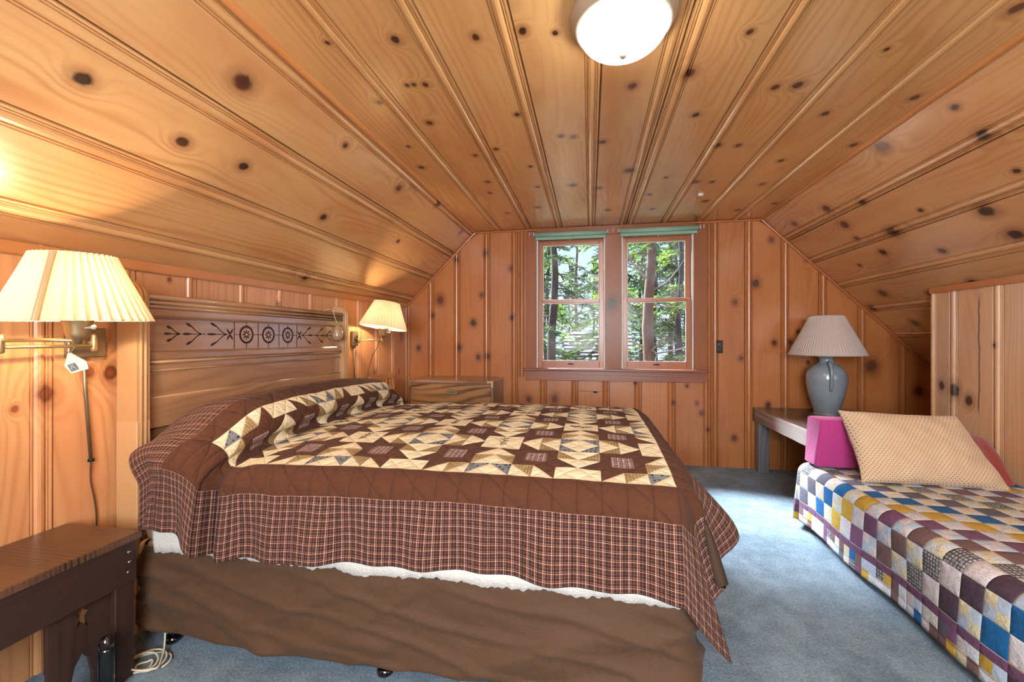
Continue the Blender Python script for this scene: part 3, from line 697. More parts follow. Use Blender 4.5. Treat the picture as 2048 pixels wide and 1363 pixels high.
def rail(name, z0, z1, xf, mat=None, bev=.004): return box(name, -1.852, xf, PY0, PY1, z0, z1, mat or M['hb'], hb, bev, 2)
cr = rail('crest_rail', 1.272, 1.368, HX + .022)
for z, rr in ((1.352, .013), (1.330, .009), (1.312, .009)):
    tube('crest_bead', [(HX + .022, PY0, z), (HX + .022, PY1, z)], rr, M['hb'], cr, 10)
box('crest_cove', HX, HX + .018, PY0, PY1, 1.266, 1.282, M['hb'], cr, .005, 2)
fz = rail('carved_frieze', 1.125, 1.272, HX, bev=.001)
md = rail('moulding', 1.083, 1.125, HX + .020, bev=.010)
tube('moulding_bead', [(HX + .012, PY0, 1.080), (HX + .012, PY1, 1.080)], .007, M['hb'], md, 10)
rail('band', 1.046, 1.083, HX + .004); 
tube('panel_bead', [(HX + .002, PY0, 1.043), (HX + .002, PY1, 1.043)], .005, M['hb'], hb, 8)
rail('panel', .932, 1.040, HX + .002, bev=.003)
tube('panel_bead', [(HX + .002, PY0, .929), (HX + .002, PY1, .929)], .005, M['hb'], hb, 8)
rail('lower_rail', .80, .926, HX + .008)
rail('bottom_panel', .30, .795, HX - .012)
# carvings, laid into the frieze
ZC = 1.200
def leaf(y0, z0, y1, z1, w):
    d = Vector((y1 - y0, z1 - z0)); L = d.length; d.normalize(); n = Vector((-d.y, d.x)); out = []
    for k in range(9):
        f = k / 8; out.append((y0 + d.x * L * f + n.x * w * math.sin(pi * f ** .75), z0 + d.y * L * f + n.y * w * math.sin(pi * f ** .75)))
    for k in range(7, 0, -1):
        f = k / 8; out.append((y0 + d.x * L * f - n.x * w * math.sin(pi * f ** .75), z0 + d.y * L * f - n.y * w * math.sin(pi * f ** .75)))
    return out
def carve(name, shapes, holes=None):
    root = None
    bm = bmesh.new()
    for i, sh in enumerate(shapes):
        hs = holes[i] if holes else []
        def loop(p):
            vs = [bm.verts.new((HX + .0006, a, b)) for a, b in p]; return [bm.edges.new((vs[k], vs[(k + 1) % len(vs)])) for k in range(len(vs))]
        es = loop(sh)
        for h in hs: es += loop(h)
        bmesh.ops.triangle_fill(bm, edges=es, use_beauty=True, normal=(1, 0, 0))
    r = bmesh.ops.extrude_face_region(bm, geom=bm.faces[:])
    for g in r['geom']:
        if isinstance(g, bmesh.types.BMVert): g.co.x -= .003
    o = from_bm(name, bm, M['carve'], fz); o['label'] = 'dark carved ornament'; return o
def circ(y, z, r, n=28): return [(y + r * math.cos(2 * pi * k / n), z + r * math.sin(2 * pi * k / n)) for k in range(n)]
def band(pts, w):
    up = []; dn = []
    for i, p in enumerate(pts):
        a = Vector(pts[min(i + 1, len(pts) - 1)]) - Vector(pts[max(i - 1, 0)]); a.normalize(); n = Vector((-a.y, a.x)) * w
        up.append((p[0] + n.x, p[1] + n.y)); dn.append((p[0] - n.x, p[1] - n.y))
    return up + dn[::-1]
def wheat(y0, y1, hgt, s):
    L = (y1 - y0)
    sh = [leaf(y0, ZC, y0 + L * .55, ZC, .0055), band([(y0 + L * .5, ZC), (y1, ZC)], .002)]
    for sg in (1, -1):
        crv = [(y0 + L * (.45 + .55 * f), ZC + sg * hgt * (1 - f) ** 1.6 * .75) for f in np.linspace(0, 1, 7)]
        sh.append(band(crv, .0024)); sh.append(leaf(y0 + L * .18, ZC + sg * hgt, y0 + L * .52, ZC + sg * hgt * .62, .006))
    return sh
def hY(px):  # spacing measured on the photograph, as metres along the board
    return px
for a, b, h in ((1.543, 1.621, .034), (1.629, 1.730, .050), (1.754, 1.872, .056)):
    carve('carving', wheat(a, b, h, 1)); carve('carving', wheat(4.312 - a, 4.312 - b, h, -1))
carve('carving', [circ(1.742, ZC, .0045, 10)]); carve('carving', [circ(2.570, ZC, .0045, 10)])
for yc in (1.890, 2.422):
    carve('carving', [leaf(yc, ZC, yc + .030 * math.cos(a), ZC + .040 * math.sin(a), .0055) for a in (.85, pi - .85, pi + .85, -.85)])
WY = [1.997, 2.156, 2.315]
for y in WY:
    carve('carved_wheel', [circ(y, ZC, .049)], [[circ(y, ZC, .037)]])
    carve('carved_rosette', [leaf(y + .006 * math.cos(a), ZC + .006 * math.sin(a), y + .030 * math.cos(a), ZC + .030 * math.sin(a), .0045) for a in [k * pi / 4 for k in range(8)]])
    carve('carved_line', [band([(y, ZC + .049), (y, 1.268)], .0018)]); carve('carved_line', [band([(y, ZC - .049), (y, 1.128)], .0018)])
for y in (1.917, 2.079, 2.24, 2.396): carve('carved_line', [band([(y, 1.128), (y, 1.268)], .0024)])
for a, b in ((1.919, 1.948), (2.046, 2.107), (2.205, 2.266), (2.364, 2.394)): carve('carved_line', [band([(a, ZC), (b, ZC)], .0018)])

# ornament hanging on the headboard
t = NT('glazed_tan_ceramic'); M['ceramic'] = t.set(col=t.mix(t.noise(t.obj(), 30, 3), lin(150, 118, 86), lin(190, 160, 122)), rough=.18, coat=.5)
orn = empty('hanging_ornament', (-1.765, 2.74, 1.19), 'tan glossy teardrop ornament hanging by string from the headboard end', 'ornament')
lathe('body', [(0, 0), (.026, .001), (.036, .012), (.040, .035), (.036, .065), (.024, .095), (.012, .112), (.006, .120), (0, .121)], (-1.755, 2.742, 1.165), M['ceramic'], orn, 20)
tube('string', catmull([(-1.755, 2.742, 1.284), (-1.768, 2.728, 1.33), (-1.778, 2.72, 1.375), (-1.81, 2.715, 1.385), (-1.85, 2.715, 1.37)], 4), .0022, M['cord_white'], orn, 6)

# ================================================================== nightstand
ns = empty('nightstand', (-1.72, .95, 0), 'dark rustic plank nightstand with a star cut in its panel', 'nightstand')
NX0, NX1, NY0, NY1 = -1.895, -1.562, .52, 1.252
tp_ = box('top', NX0, NX1, NY0, NY1, .474, .50, M['dark_top'], ns, .004, 2)
box('apron', NX1 - .030, NX1 - .008, NY0 + .02, NY1 - .012, .332, .474, M['dark'], ns, .002)
box('apron', NX0 + .01, NX0 + .03, NY0 + .02, NY1 - .012, .332, .474, M['dark'], ns, .002)
box('apron', NX0 + .03, NX1 - .03, NY1 - .034, NY1 - .012, .332, .474, M['dark_top'], ns, .002)
for x0_, x1_ in ((NX1 - .052, NX1 - .012), (NX0 + .01, NX0 + .045)):
    box('leg', x0_, x1_, NY1 - .078, NY1 - .016, 0, .333, M['dark_v'], ns, .003)
    box('leg', x0_, x1_, NY0 + .02, NY0 + .08, 0, .333, M['dark_v'], ns, .003)
def star(cy, cz, ro, ri, sq=1.0, rot=.1):
    return [(cy + sq * (ro if k % 2 == 0 else ri) * math.sin(rot + k * pi / 5), cz + (ro if k % 2 == 0 else ri) * math.cos(rot + k * pi / 5)) for k in range(10)]
outer = [(1.005, 0.0), (1.058, 0.0), (1.060, .09), (1.072, .145), (1.088, .168), (1.093, .180), (1.098, .168), (1.114, .145), (1.124, .09), (1.126, 0.0), (1.178, 0.0), (1.178, .345), (1.005, .345)]
poly('star_panel', outer, [star(1.095, .292, .044, .020, .62)], lambda a, b, d: (d, a, b), NX1 - .046, NX1 - .032, M['dark_v'], ns)
box('crosspiece', NX0 + .03, NX1 - .046, .955, 1.0, .325, .372, M['wall_l'], ns, .003)
for z, y in ((.440, 1.214), (.405, 1.216), (.372, 1.212)):
    o = lathe('screw', [(0, .0015), (.0045, .001), (.0055, -.0005), (.0055, -.003), (0, -.003)], (NX1 - .0075, y, z), M['chrome'], ns, 10, axis=(1, 0, 0)); o['label'] = 'small steel screw head'
bt = empty('black_canister', (-1.535, 1.112, 0), 'glossy black round topped canister standing beside the nightstand leg', 'canister')
lathe('body', [(0, 0), (.020, 0), (.021, .004), (.021, .175), (.019, .190)], (-1.532, 1.116, 0), M['blackgloss'], bt, 20)
lathe('cap', [(.0198, .186), (.0195, .200), (.016, .213), (.010, .220), (0, .222)], (-1.532, 1.116, 0), M['blackgloss'], bt, 20)
# coiled extension cord
pts = []
for k in range(70):
    a = k * .36; rr = .045 + .018 * math.sin(k * .21) + .012 * math.cos(k * .13)
    pts.append((-1.575 + rr * 1.2 * math.cos(a) + .012 * math.sin(k * .3), 1.275 + rr * .9 * math.sin(a), .004 + .00025 * k + .003 * math.sin(k * .7)))
pts += [(-1.56, 1.33, .03), (-1.60, 1.37, .09), (-1.64, 1.42, .16), (-1.68, 1.46, .18)]
tag(tube('extension_cord', catmull(pts, 3), .0032, M['cord_white'], None, 6), 'cream extension cord coiled on the carpet beside the bed', 'cord')

# ================================================================== dresser
dx0, dx1, dy0, dy1, dz = -1.64, -.85, 3.70, 4.165, .80
dr = empty('dresser', (-1.25, 3.93, 0), 'low walnut campaign dresser with brass corners under the gable wall', 'dresser')
box('carcass', dx0, dx1, dy0 + .018, dy1, .04, dz - .022, M['walnut_s'], dr, .002)
box('top', dx0 - .002, dx1 + .002, dy0, dy1, dz - .024, dz, M['walnut_top'], dr, .003)
for (x, y) in ((dx0 + .02, dy0 + .03), (dx1 - .06, dy0 + .03), (dx0 + .02, dy1 - .06), (dx1 - .06, dy1 - .06)): box('foot', x, x + .04, y, y + .04, 0, .045, M['walnut_s'], dr, .002)
for i, (z0, z1) in enumerate(((.565, .765), (.315, .555), (.06, .305))):
    d = box('drawer', dx0 + .022, dx1 - .022, dy0 + .002, dy0 + .02, z0, z1, M['walnut'], dr, .003)
    xm = (dx0 + dx1) / 2 + .02; zc_ = (z0 + z1) / 2 + .03
    bm = bmesh.new(); bm_box(bm, xm - .052, xm + .052, dy0 - .004, dy0 + .004, zc_ - .024, zc_ + .024, .002)
    o = from_bm('handle_plate', bm, M['brass_d'], d); o['label'] = 'sunk brass drawer pull'
    bm = bmesh.new(); bm_box(bm, xm - .04, xm + .04, dy0 - .007, dy0 - .003, zc_ + .008, zc_ + .015, .001); bm_box(bm, xm - .04, xm - .034, dy0 - .007, dy0 - .003, zc_ - .014, zc_ + .01, .001)
    bm_box(bm, xm + .034, xm + .04, dy0 - .007, dy0 - .003, zc_ - .014, zc_ + .01, .001); bm_box(bm, xm - .04, xm + .04, dy0 - .007, dy0 - .003, zc_ - .016, zc_ - .010, .001)
    from_bm('bail', bm, M['brass'], d)
for s_ in (0, 1):
    xa = dx1 - .055 if s_ else dx0 - .002; xb = dx1 + .003 if s_ else dx0 + .055
    bm = bmesh.new(); bm_box(bm, xa, xb, dy0 - .002, dy0 + .004, dz - .018, dz + .001)
    xc, xd = (dx1 - .016, dx1 + .003) if s_ else (dx0 - .002, dx0 + .018)
    bm_box(bm, xc, xd, dy0 - .002, dy0 + .004, dz - .06, dz - .018)
    from_bm('brass_corner', bm, M['brass'], dr)

# ================================================================== chair by the wall, most of it behind the bed
cw_ = empty('wooden_chair', (-1.5, 3.32, 0), 'small pine chair with slatted back between bed and dresser', 'chair')
CY0, CY1 = 3.12, 3.52
for y in (CY0, CY1 - .035):
    bm = bmesh.new()
    bm_tube(bm, [(-1.62, y + .017, 0), (-1.66, y + .017, .42), (-1.715, y + .017, .80), (-1.722, y + .017, .865)], [.019, .020, .018, .017], 4)
    from_bm('back_leg', bm, M['chairw'], cw_)
for y in (CY0 + .005, CY1 - .04): box('leg', -1.31, -1.275, y, y + .035, 0, .42, M['chairw'], cw_, .003)
box('seat', -1.66, -1.255, CY0 - .01, CY1 + .01, .42, .446, M['chairw'], cw_, .008, 2)
Mr = Matrix.Translation((-1.713, 0, .84)) @ Matrix.Rotation(math.radians(-8), 4, 'Y')
box('top_rail', -.012, .014, CY0 - .012, CY1 + .012, -.008, .040, M['chairw'], cw_, .006, 2, Mr)
box('lower_back_rail', -1.682, -1.66, CY0 + .03, CY1 - .03, .56, .60, M['chairw'], cw_, .004)
for k in range(5):
    y = CY0 + .075 + k * .056
    bm = bmesh.new(); bm_tube(bm, [(-1.671, y, .595), (-1.69, y + .004 * (k - 2), .72), (-1.708, y + .008 * (k - 2), .838)], [.011, .014, .010], 4); from_bm('slat', bm, M['chairw'], cw_)
for y in (CY0 + .018, CY1 - .02): box('stretcher', -1.63, -1.29, y - .008, y + .008, .18, .205, M['chairw'], cw_, .003)

# ================================================================== long low table with the pottery lamp
tb = empty('low_table', (2.1, 3.75, 0), 'long weathered wooden low table under the right slope', 'table')
TX0, TX1, TY0, TY1, TZ = 1.447, 2.25, 3.12, 4.172, .562
box('top', TX0 + .004, TX1, TY0, TY1, TZ - .012, TZ, M['bench_top'], tb, .002)
box('apron', TX0, TX0 + .03, TY0, TY1, TZ - .118, TZ - .004, M['bench'], tb, .003)
box('apron', TX0 + .03, TX1, TY1 - .03, TY1, TZ - .118, TZ - .013, M['bench'], tb, .003)
box('apron', TX0 + .03, TX1, TY0, TY0 + .03, TZ - .118, TZ - .013, M['bench'], tb, .003)
for (x, y) in ((TX0 + .01, TY1 - .10), (TX1 - .1, TY1 - .10), (TX0 + .01, TY0 + .01), (TX1 - .1, TY0 + .01)): box('leg', x, x + .088, y, y + .088, 0, TZ - .119, M['bench_leg'], tb, .004)
o = box('brass_corner', TX0 - .003, TX0 + .012, TY1 - .05, TY1 + .001, TZ - .120, TZ + .001, M['brass_d'], tb, .001)

tlx, tly = 1.905, 3.90
tlp = empty('table_lamp', (tlx, tly, TZ), 'unlit grey blue pottery jug lamp with pleated white shade', 'table lamp')
t = NT('grey_blue_glaze'); nz = t.noise(t.obj(), 12, 4); M['glaze'] = t.set(col=t.mix(nz, lin(126, 144, 156), lin(154, 170, 180)), rough=.16, coat=.6, coatr=.06)
bp = [(0, 0), (.085, 0), (.088, .010), (.098, .060), (.118, .130), (.135, .210), (.142, .285), (.136, .335), (.116, .375), (.085, .402), (.058, .420), (.048, .436), (.048, .452), (.058, .462), (.062, .470), (.058, .476), (.0, .474)]
bpp = catmull([(a, 0, b) for a, b in bp], 4)
lathe('jug', [(max(v.x, 0), v.z) for v in bpp], (tlx, tly, TZ), M['glaze'], tlp, 40)
hd = Vector((-.25, -1, 0)).normalized()
hpts = [(tlx + hd.x * r, tly + hd.y * r, TZ + z) for r, z in ((.06, .425), (.095, .425), (.135, .405), (.160, .36), (.164, .31), (.158, .26), (.150, .225), (.135, .205))]
tube('handle', catmull(hpts, 4), [.014 - .004 * k / 28 for k in range(29)], M['glaze'], tlp, 10)
tube('neck', [(tlx, tly, TZ + .47), (tlx, tly, TZ + .56)], .012, M['white'], tlp, 12)
shw = pleated('shade', (tlx, tly, TZ + .485), .268, .118, .315, 75, .002, M['shade_w'], tlp)
ring('shade_hem', (tlx, tly, TZ + .486), .269, .005, M['shade_w'], shw); ring('shade_top_trim', (tlx, tly, TZ + .799), .118, .004, M['shade_w'], shw)
for k in range(3):
    a = k * 2 * pi / 3; tube('spider_arm', [(tlx, tly, TZ + .76), (tlx + .117 * math.cos(a), tly + .117 * math.sin(a), TZ + .79)], .002, M['chrome'], shw, 6)
tube('harp', catmull([(tlx, tly - .012, TZ + .55), (tlx, tly - .05, TZ + .62), (tlx, tly - .045, TZ + .70), (tlx, tly, TZ + .765), (tlx, tly + .045, TZ + .70), (tlx, tly + .05, TZ + .62), (tlx, tly + .012, TZ + .55)], 4), .0022, M['chrome'], tlp, 6)

# ================================================================== quilts
def quilt_mat(name, brownbump=True):
    t = NT(name); uvs = t.sep(t.uv()); u, v = uvs[0], uvs[1]
    base = t.attr('qcol'); pat = t.attr('qpat', 'Fac')
    eq = lambda k: t.math('COMPARE', pat, float(k), .3)
    fr = lambda x, p, ph=0.0: t.math('FRACT', t.math('ADD', t.math('DIVIDE', x, p), ph))
    band = lambda x, lo, hi: t.math('MULTIPLY', t.math('GREATER_THAN', x, lo), t.math('LESS_THAN', x, hi))
    nz = t.noise(t.xyz(u, v, 0.0), 55, 3); fine = t.noise(t.xyz(u, v, 1.0), 420, 2)
    col = t.mix(t.math('MULTIPLY', t.math('SUBTRACT', nz, .35), .45, clamp=True), base, (0.02, .012, .01))
    # tan check
    c1 = t.math('MAXIMUM', t.math('GREATER_THAN', fr(u, .011), .62), t.math('GREATER_THAN', fr(v, .011), .62))
    col = t.mix(t.math('MULTIPLY', t.math('MULTIPLY', c1, eq(1)), .55), col, lin(74, 62, 44))
    # grey print with dark dots
    vd = t.voro(t.xyz(u, v, 0.0), 62, .35)
    col = t.mix(t.math('MULTIPLY', t.math('LESS_THAN', vd, .30), eq(2)), col, lin(28, 28, 34))
    # woven plaid (patches and the wide border)
    def plaid(p):
        fu, fv = fr(u, p), fr(v, p)
        l1 = t.math('MAXIMUM', t.math('MAXIMUM', band(fu, .05, .15), t.math('MULTIPLY', band(fu, .30, .36), .6)), t.math('MULTIPLY', band(fu, .66, .70), .4))
        l2 = t.math('MAXIMUM', t.math('MAXIMUM', band(fv, .05, .14), t.math('MULTIPLY', band(fv, .30, .36), .6)), t.math('MULTIPLY', band(fv, .66, .70), .4))
        d = t.math('MAXIMUM', band(fu, .40, .62), band(fv, .40, .62))
        return l1, l2, d
    l1, l2, dk = plaid(.025)
    isb = t.math('MAXIMUM', eq(5), eq(9))
    pb = t.mix(t.math('MULTIPLY', dk, .7), lin(78, 44, 38), lin(36, 27, 30))
    pb = t.mix(t.math('MULTIPLY', t.math('MAXIMUM', l1, t.math('MULTIPLY', l2, .75)), .80), pb, lin(206, 154, 126))
    pb = t.mix(t.math('MULTIPLY', t.math('MULTIPLY', l1, l2), .9), pb, lin(242, 214, 196))
    pb = t.mix(t.math('MULTIPLY', nz, .35), pb, lin(60, 36, 34))
    col = t.mix(isb, col, pb)
    m1, m2, _ = plaid(.0185)
    pp = t.mix(t.math('MULTIPLY', t.math('MAXIMUM', m1, t.math('MULTIPLY', m2, .7)), .85), lin(104, 70, 66), lin(226, 208, 202))
    col = t.mix(eq(3), col, pp)
    # small florals and ring prints of the second quilt
    vf = t.voro(t.xyz(u, v, 2.0), 150, 1.0); vc = t.voro(t.xyz(u, v, 2.0), 150, 1.0, 'Color')
    col = t.mix(t.math('MULTIPLY', t.math('MULTIPLY', t.math('LESS_THAN', vf, .34), eq(6)), .55), col, t.mix(.5, vc, lin(150, 120, 96)))
    vr = t.voro(t.xyz(u, v, 3.0), 70, .25)
    col = t.mix(t.math('MULTIPLY', band(vr, .18, .36), eq(7)), col, lin(190, 188, 186))
    bt_ = t.noise(t.xyz(u, v, 4.0), 26, 4, .7)
    col = t.mix(t.math('MULTIPLY', t.sm(bt_, .4, .7, 0, .5), eq(10)), col, lin(120, 84, 112))
    # relief of the quilting
    ab = lambda x, p: t.math('POWER', t.math('ABSOLUTE', t.math('SINE', t.math('MULTIPLY', x, pi / p))), .45)
    if brownbump:
        diag = t.math('MINIMUM', ab(t.math('ADD', u, v), .075), ab(t.math('SUBTRACT', u, v), .075))
        h = t.math('MULTIPLY', diag, .5)
        hu, hv = ab(u, .075), ab(v, .075)
        h = t.mix(eq(4), t.xyz(h, h, h), t.xyz(t.math('MINIMUM', hu, ab(t.math('ADD', u, v), .15)), 0.0, 0.0)); h = t.sep(h)[0]
        q = t.mix(eq(8), t.xyz(h, 0.0, 0.0), t.xyz(t.math('MINIMUM', hv, ab(t.math('ADD', u, v), .15)), 0.0, 0.0)); h = t.sep(q)[0]
        q = t.mix(eq(5), t.xyz(h, 0.0, 0.0), t.xyz(ab(u, .052), 0.0, 0.0)); h = t.sep(q)[0]
        q = t.mix(eq(9), t.xyz(h, 0.0, 0.0), t.xyz(ab(v, .052), 0.0, 0.0)); h = t.sep(q)[0]
        pk = t.noise(t.xyz(t.math('MULTIPLY', u, 1.0), t.math('MULTIPLY', v, 2.0), 0.0), 42, 3, .6)
        t.bump(t.math('ADD', t.math('ADD', h, t.math('MULTIPLY', pk, .7)), t.math('MULTIPLY', fine, .12)), .010, .95)
    else:
        h = t.math('MINIMUM', ab(u, .09), ab(v, .09))
        t.bump(t.math('ADD', h, t.math('ADD', t.math('MULTIPLY', nz, .5), t.math('MULTIPLY', fine, .12))), .008, .8)
    return t.set(col=col, rough=.88, spec=.2, sheen=.03)

def quilt_mesh(name, U, V, pos, fab, diag, mats, parent, thick=.011):
    """U,V grid lines in metres of flat cloth; pos() drapes them; fab(u,v)->(rgb,pattern); diag(i,j) picks the seam direction"""
    nu, nv = len(U), len(V)
    GU, GV = np.meshgrid(np.array(U), np.array(V), indexing='ij')
    P = np.stack(pos(GU, GV), -1).reshape(-1, 3)
    fs = []; cols = []; pats = []; uvs = []
    cache = {}
    for i in range(nu - 1):
        for j in range(nv - 1):
            a, b, c, d = i * nv + j, (i + 1) * nv + j, (i + 1) * nv + j + 1, i * nv + j + 1
            u0, u1, v0, v1 = U[i], U[i + 1], V[j], V[j + 1]
            if diag((u0 + u1) / 2, (v0 + v1) / 2):   # '/' seam a-c
                T = (((a, b, c), (u0, v0, u1, v0, u1, v1)), ((a, c, d), (u0, v0, u1, v1, u0, v1)))
            else:
                T = (((a, b, d), (u0, v0, u1, v0, u0, v1)), ((b, c, d), (u1, v0, u1, v1, u0, v1)))
            for tri, w in T:
                cu = (w[0] + w[2] + w[4]) / 3; cv = (w[1] + w[3] + w[5]) / 3
                rgb, pt = fab(cu, cv); fs.append(tri); pats.append(pt); cols.append(rgb); uvs.append(w)
    m = bpy.data.meshes.new(name); m.from_pydata(P.tolist(), [], fs); m.update()
    for q in mats: m.materials.append(q)
    uvl = m.uv_layers.new(name='UVMap'); uvl.data.foreach_set('uv', np.array(uvs, dtype=np.float32).reshape(-1))
    ca = m.attributes.new('qcol', 'FLOAT_COLOR', 'CORNER')
    C = np.ones((len(fs), 3, 4), dtype=np.float32); C[:, :, :3] = np.array(cols, dtype=np.float32)[:, None, :]
    ca.data.foreach_set('color', C.reshape(-1))
    pa = m.attributes.new('qpat', 'FLOAT', 'FACE'); pa.data.foreach_set('value', np.array(pats, dtype=np.float32))
    m.polygons.foreach_set('use_smooth', [True] * len(m.polygons))
    o = bpy.data.objects.new(name, m); COL.objects.link(o); setp(o, parent)
    md = o.modifiers.new('thickness', 'SOLIDIFY'); md.thickness = thick; md.offset = -1
    md.material_offset = 1; md.material_offset_rim = 2
    return o
def lines(*segs):
    out = []
    for a, b, n in segs:
        out += list(np.linspace(a, b, n + 1)[:-1])
    return out + [segs[-1][1]]

# ---------------- the big bed
YN, YF, XF = 1.37, 2.87, .26            # edges of the patchwork field on top of the mattress
bed = empty('metal_bedstead', (-.72, 2.1, 0), 'black metal bed frame on casters under the big bed', 'bed frame')
for y in (1.40, 2.78): box('side_rail', -1.74, .22, y - .018, y + .018, .125, .150, M['iron'], bed, .002)
for x in (-1.6, -.71, .15):
    box('cross_rail', x - .018, x + .018, 1.38, 2.80, .120, .146, M['iron'], bed, .002)
    for y in (1.40, 2.78):
        lg = tube('leg', [(x, y, .03), (x, y, .13)], .014, M['iron'], bed, 10)
        lathe('caster', [(0, 0), (.024, .0), (.030, .006), (.030, .018), (.022, .028), (0, .034)], (x, y, 0), M['blackgloss'], lg, 16)
tag(box('box_spring', -1.745, .262, 1.375, 2.805, .152, .385, M['mattress'], None, .02, 3, smooth=True), 'cream box spring under the brown bed skirt', 'box spring')
# skirt
def skirt():
    path = [(-1.70, 1.40), (-1.69, 1.37), (-1.66, 1.348), (-1.60, 1.340)] + [(x, 1.338) for x in np.linspace(-1.5, .24, 110)] + [(.245 + .068 * math.sin(a), 1.406 - .068 * math.cos(a)) for a in np.linspace(.1, pi / 2, 8)] + [(.313, y) for y in np.linspace(1.45, 2.79, 60)]
    pv = np.array(path); d = np.concatenate([[0], np.cumsum(np.linalg.norm(np.diff(pv, axis=0), axis=1))])
    w = np.linspace(0, d[-1], 260); X = np.interp(w, d, pv[:, 0]); Y = np.interp(w, d, pv[:, 1])
    tx = np.gradient(X); ty = np.gradient(Y); L = np.hypot(tx, ty); nx, ny = ty / L, -tx / L
    rows = 30; vs = []; fs = []
    for j in range(rows):
        f = j / (rows - 1)
        for i in range(len(w)):
            zb = .082 + .055 * max(0, 1 - w[i] / .22) ** 2 + .008 * math.sin(w[i] * 5)
            z = .392 + (zb - .392) * f
            n1 = mnoise.noise(Vector((w[i] * 2.3 + f * 1.2, f * 1.6, 3))); n2 = mnoise.noise(Vector((w[i] * 7 - f * 4, f * 3 + w[i] * 2, 9)))
            n3 = abs(mnoise.noise(Vector((w[i] * 3.2 + f * 3.4, f * 2.2, 21))))
            zz = f * .31
            q1 = zz - .20 * w[i]; q2 = zz + .34 * w[i]
            d1 = abs(mnoise.noise(Vector((q1 * 9, w[i] * 1.4, 21)))); d2 = abs(mnoise.noise(Vector((q2 * 8, w[i] * 1.1, 33))))
            off = (.024 * n1 + .007 * n2 + .016 * max(0, 1 - d1 * 5) + .014 * max(0, 1 - d2 * 5)) * min(1, f * 3 + .15) + .014 * f
            vs.append((X[i] + nx[i] * off, Y[i] + ny[i] * off, z))
    n = len(w)
    for j in range(rows - 1):
        for i in range(n - 1): fs.append((j * n + i, j * n + i + 1, (j + 1) * n + i + 1, (j + 1) * n + i))
    o = mesh('bed_skirt', vs, fs, M['skirt'], None, True)
    md = o.modifiers.new('thickness', 'SOLIDIFY'); md.thickness = .003; md.offset = -1
    return tag(o, 'wrinkled brown cloth bed skirt hanging around the big bed', 'bed skirt')
skirt()
# mattress with its fleece pad
mt = empty('mattress', (-.74, 2.1, .386), 'thick cream mattress with white fleece pad under the brown quilt', 'mattress')
box('ticking', -1.705, .272, 1.358, 2.845, .387, .672, M['mattress'], mt, .045, 4, smooth=True)
def fleece():
    n = 240; vs = []; fs = []
    xs = np.linspace(-1.60, .262, n)
    for j, (z, y) in enumerate(((.66, 1.326), (.60, 1.320), (.52, 1.317), (.46, 1.318), (.42, 1.320))):
        for x in xs: vs.append((x, y + .004 * mnoise.noise(Vector((x * 9, z * 9, 0))), z))
    for x in xs:
        r = .010 * mnoise.noise(Vector((x * 60, 0, 0))) + .012 * mnoise.noise(Vector((x * 11, 5, 0))) + .022 * mnoise.noise(Vector((x * 3.3, 2, 0)))
        vs.append((x, 1.325 + .004 * mnoise.noise(Vector((x * 30, 7, 0))), .388 + max(-.012, r)))
    for j in range(5):
        for i in range(n - 1): fs.append((j * n + i, j * n + i + 1, (j + 1) * n + i + 1, (j + 1) * n + i))
    o = mesh('fleece_pad', vs, fs, M['fleece'], mt, True)
    md = o.modifiers.new('thickness', 'SOLIDIFY'); md.thickness = .006; md.offset = 1
fleece()

# ---------------- brown star quilt
PB, PS, BR, PL, PH = .30, .30, .122, .215, .33   # block size along and across, border widths
CP = [(XF, .77), (-.2, .777), (-.7, .777), (-1.05, .77), (-1.20, .762), (-1.285, .750), (-1.340, .750), (-1.338, .778), (-1.312, .808), (-1.315, .848), (-1.358, .893), (-1.43, .920), (-1.53, .928), (-1.64, .912), (-1.73, .875), (-1.785, .81), (-1.795, .73), (-1.798, .64)]
cv = np.array([(v.x, v.z) for v in catmull([(a, 0, b) for a, b in CP], 10)])
cd_ = np.concatenate([[0], np.cumsum(np.linalg.norm(np.diff(cv, axis=0), axis=1))])
SFL = 6 * PS
i1 = int(np.argmin(abs(cv[:, 0] + 1.20) + 10 * (cv[:, 1] > .8))); s1 = cd_[i1]
def arc(d, fl, r=.0777):
    L = r * pi / 2; d = np.maximum(d, 0); q = np.minimum(d, L); e = np.maximum(d - L, 0)
    return r * np.sin(q / r) + e * fl, r * (1 - np.cos(q / r)) + e * np.sqrt(1 - fl * fl)
def vnoise(u, v, s, seed):
    return np.vectorize(lambda a, b: mnoise.noise(Vector((a * s, b * s, seed))))(u, v)
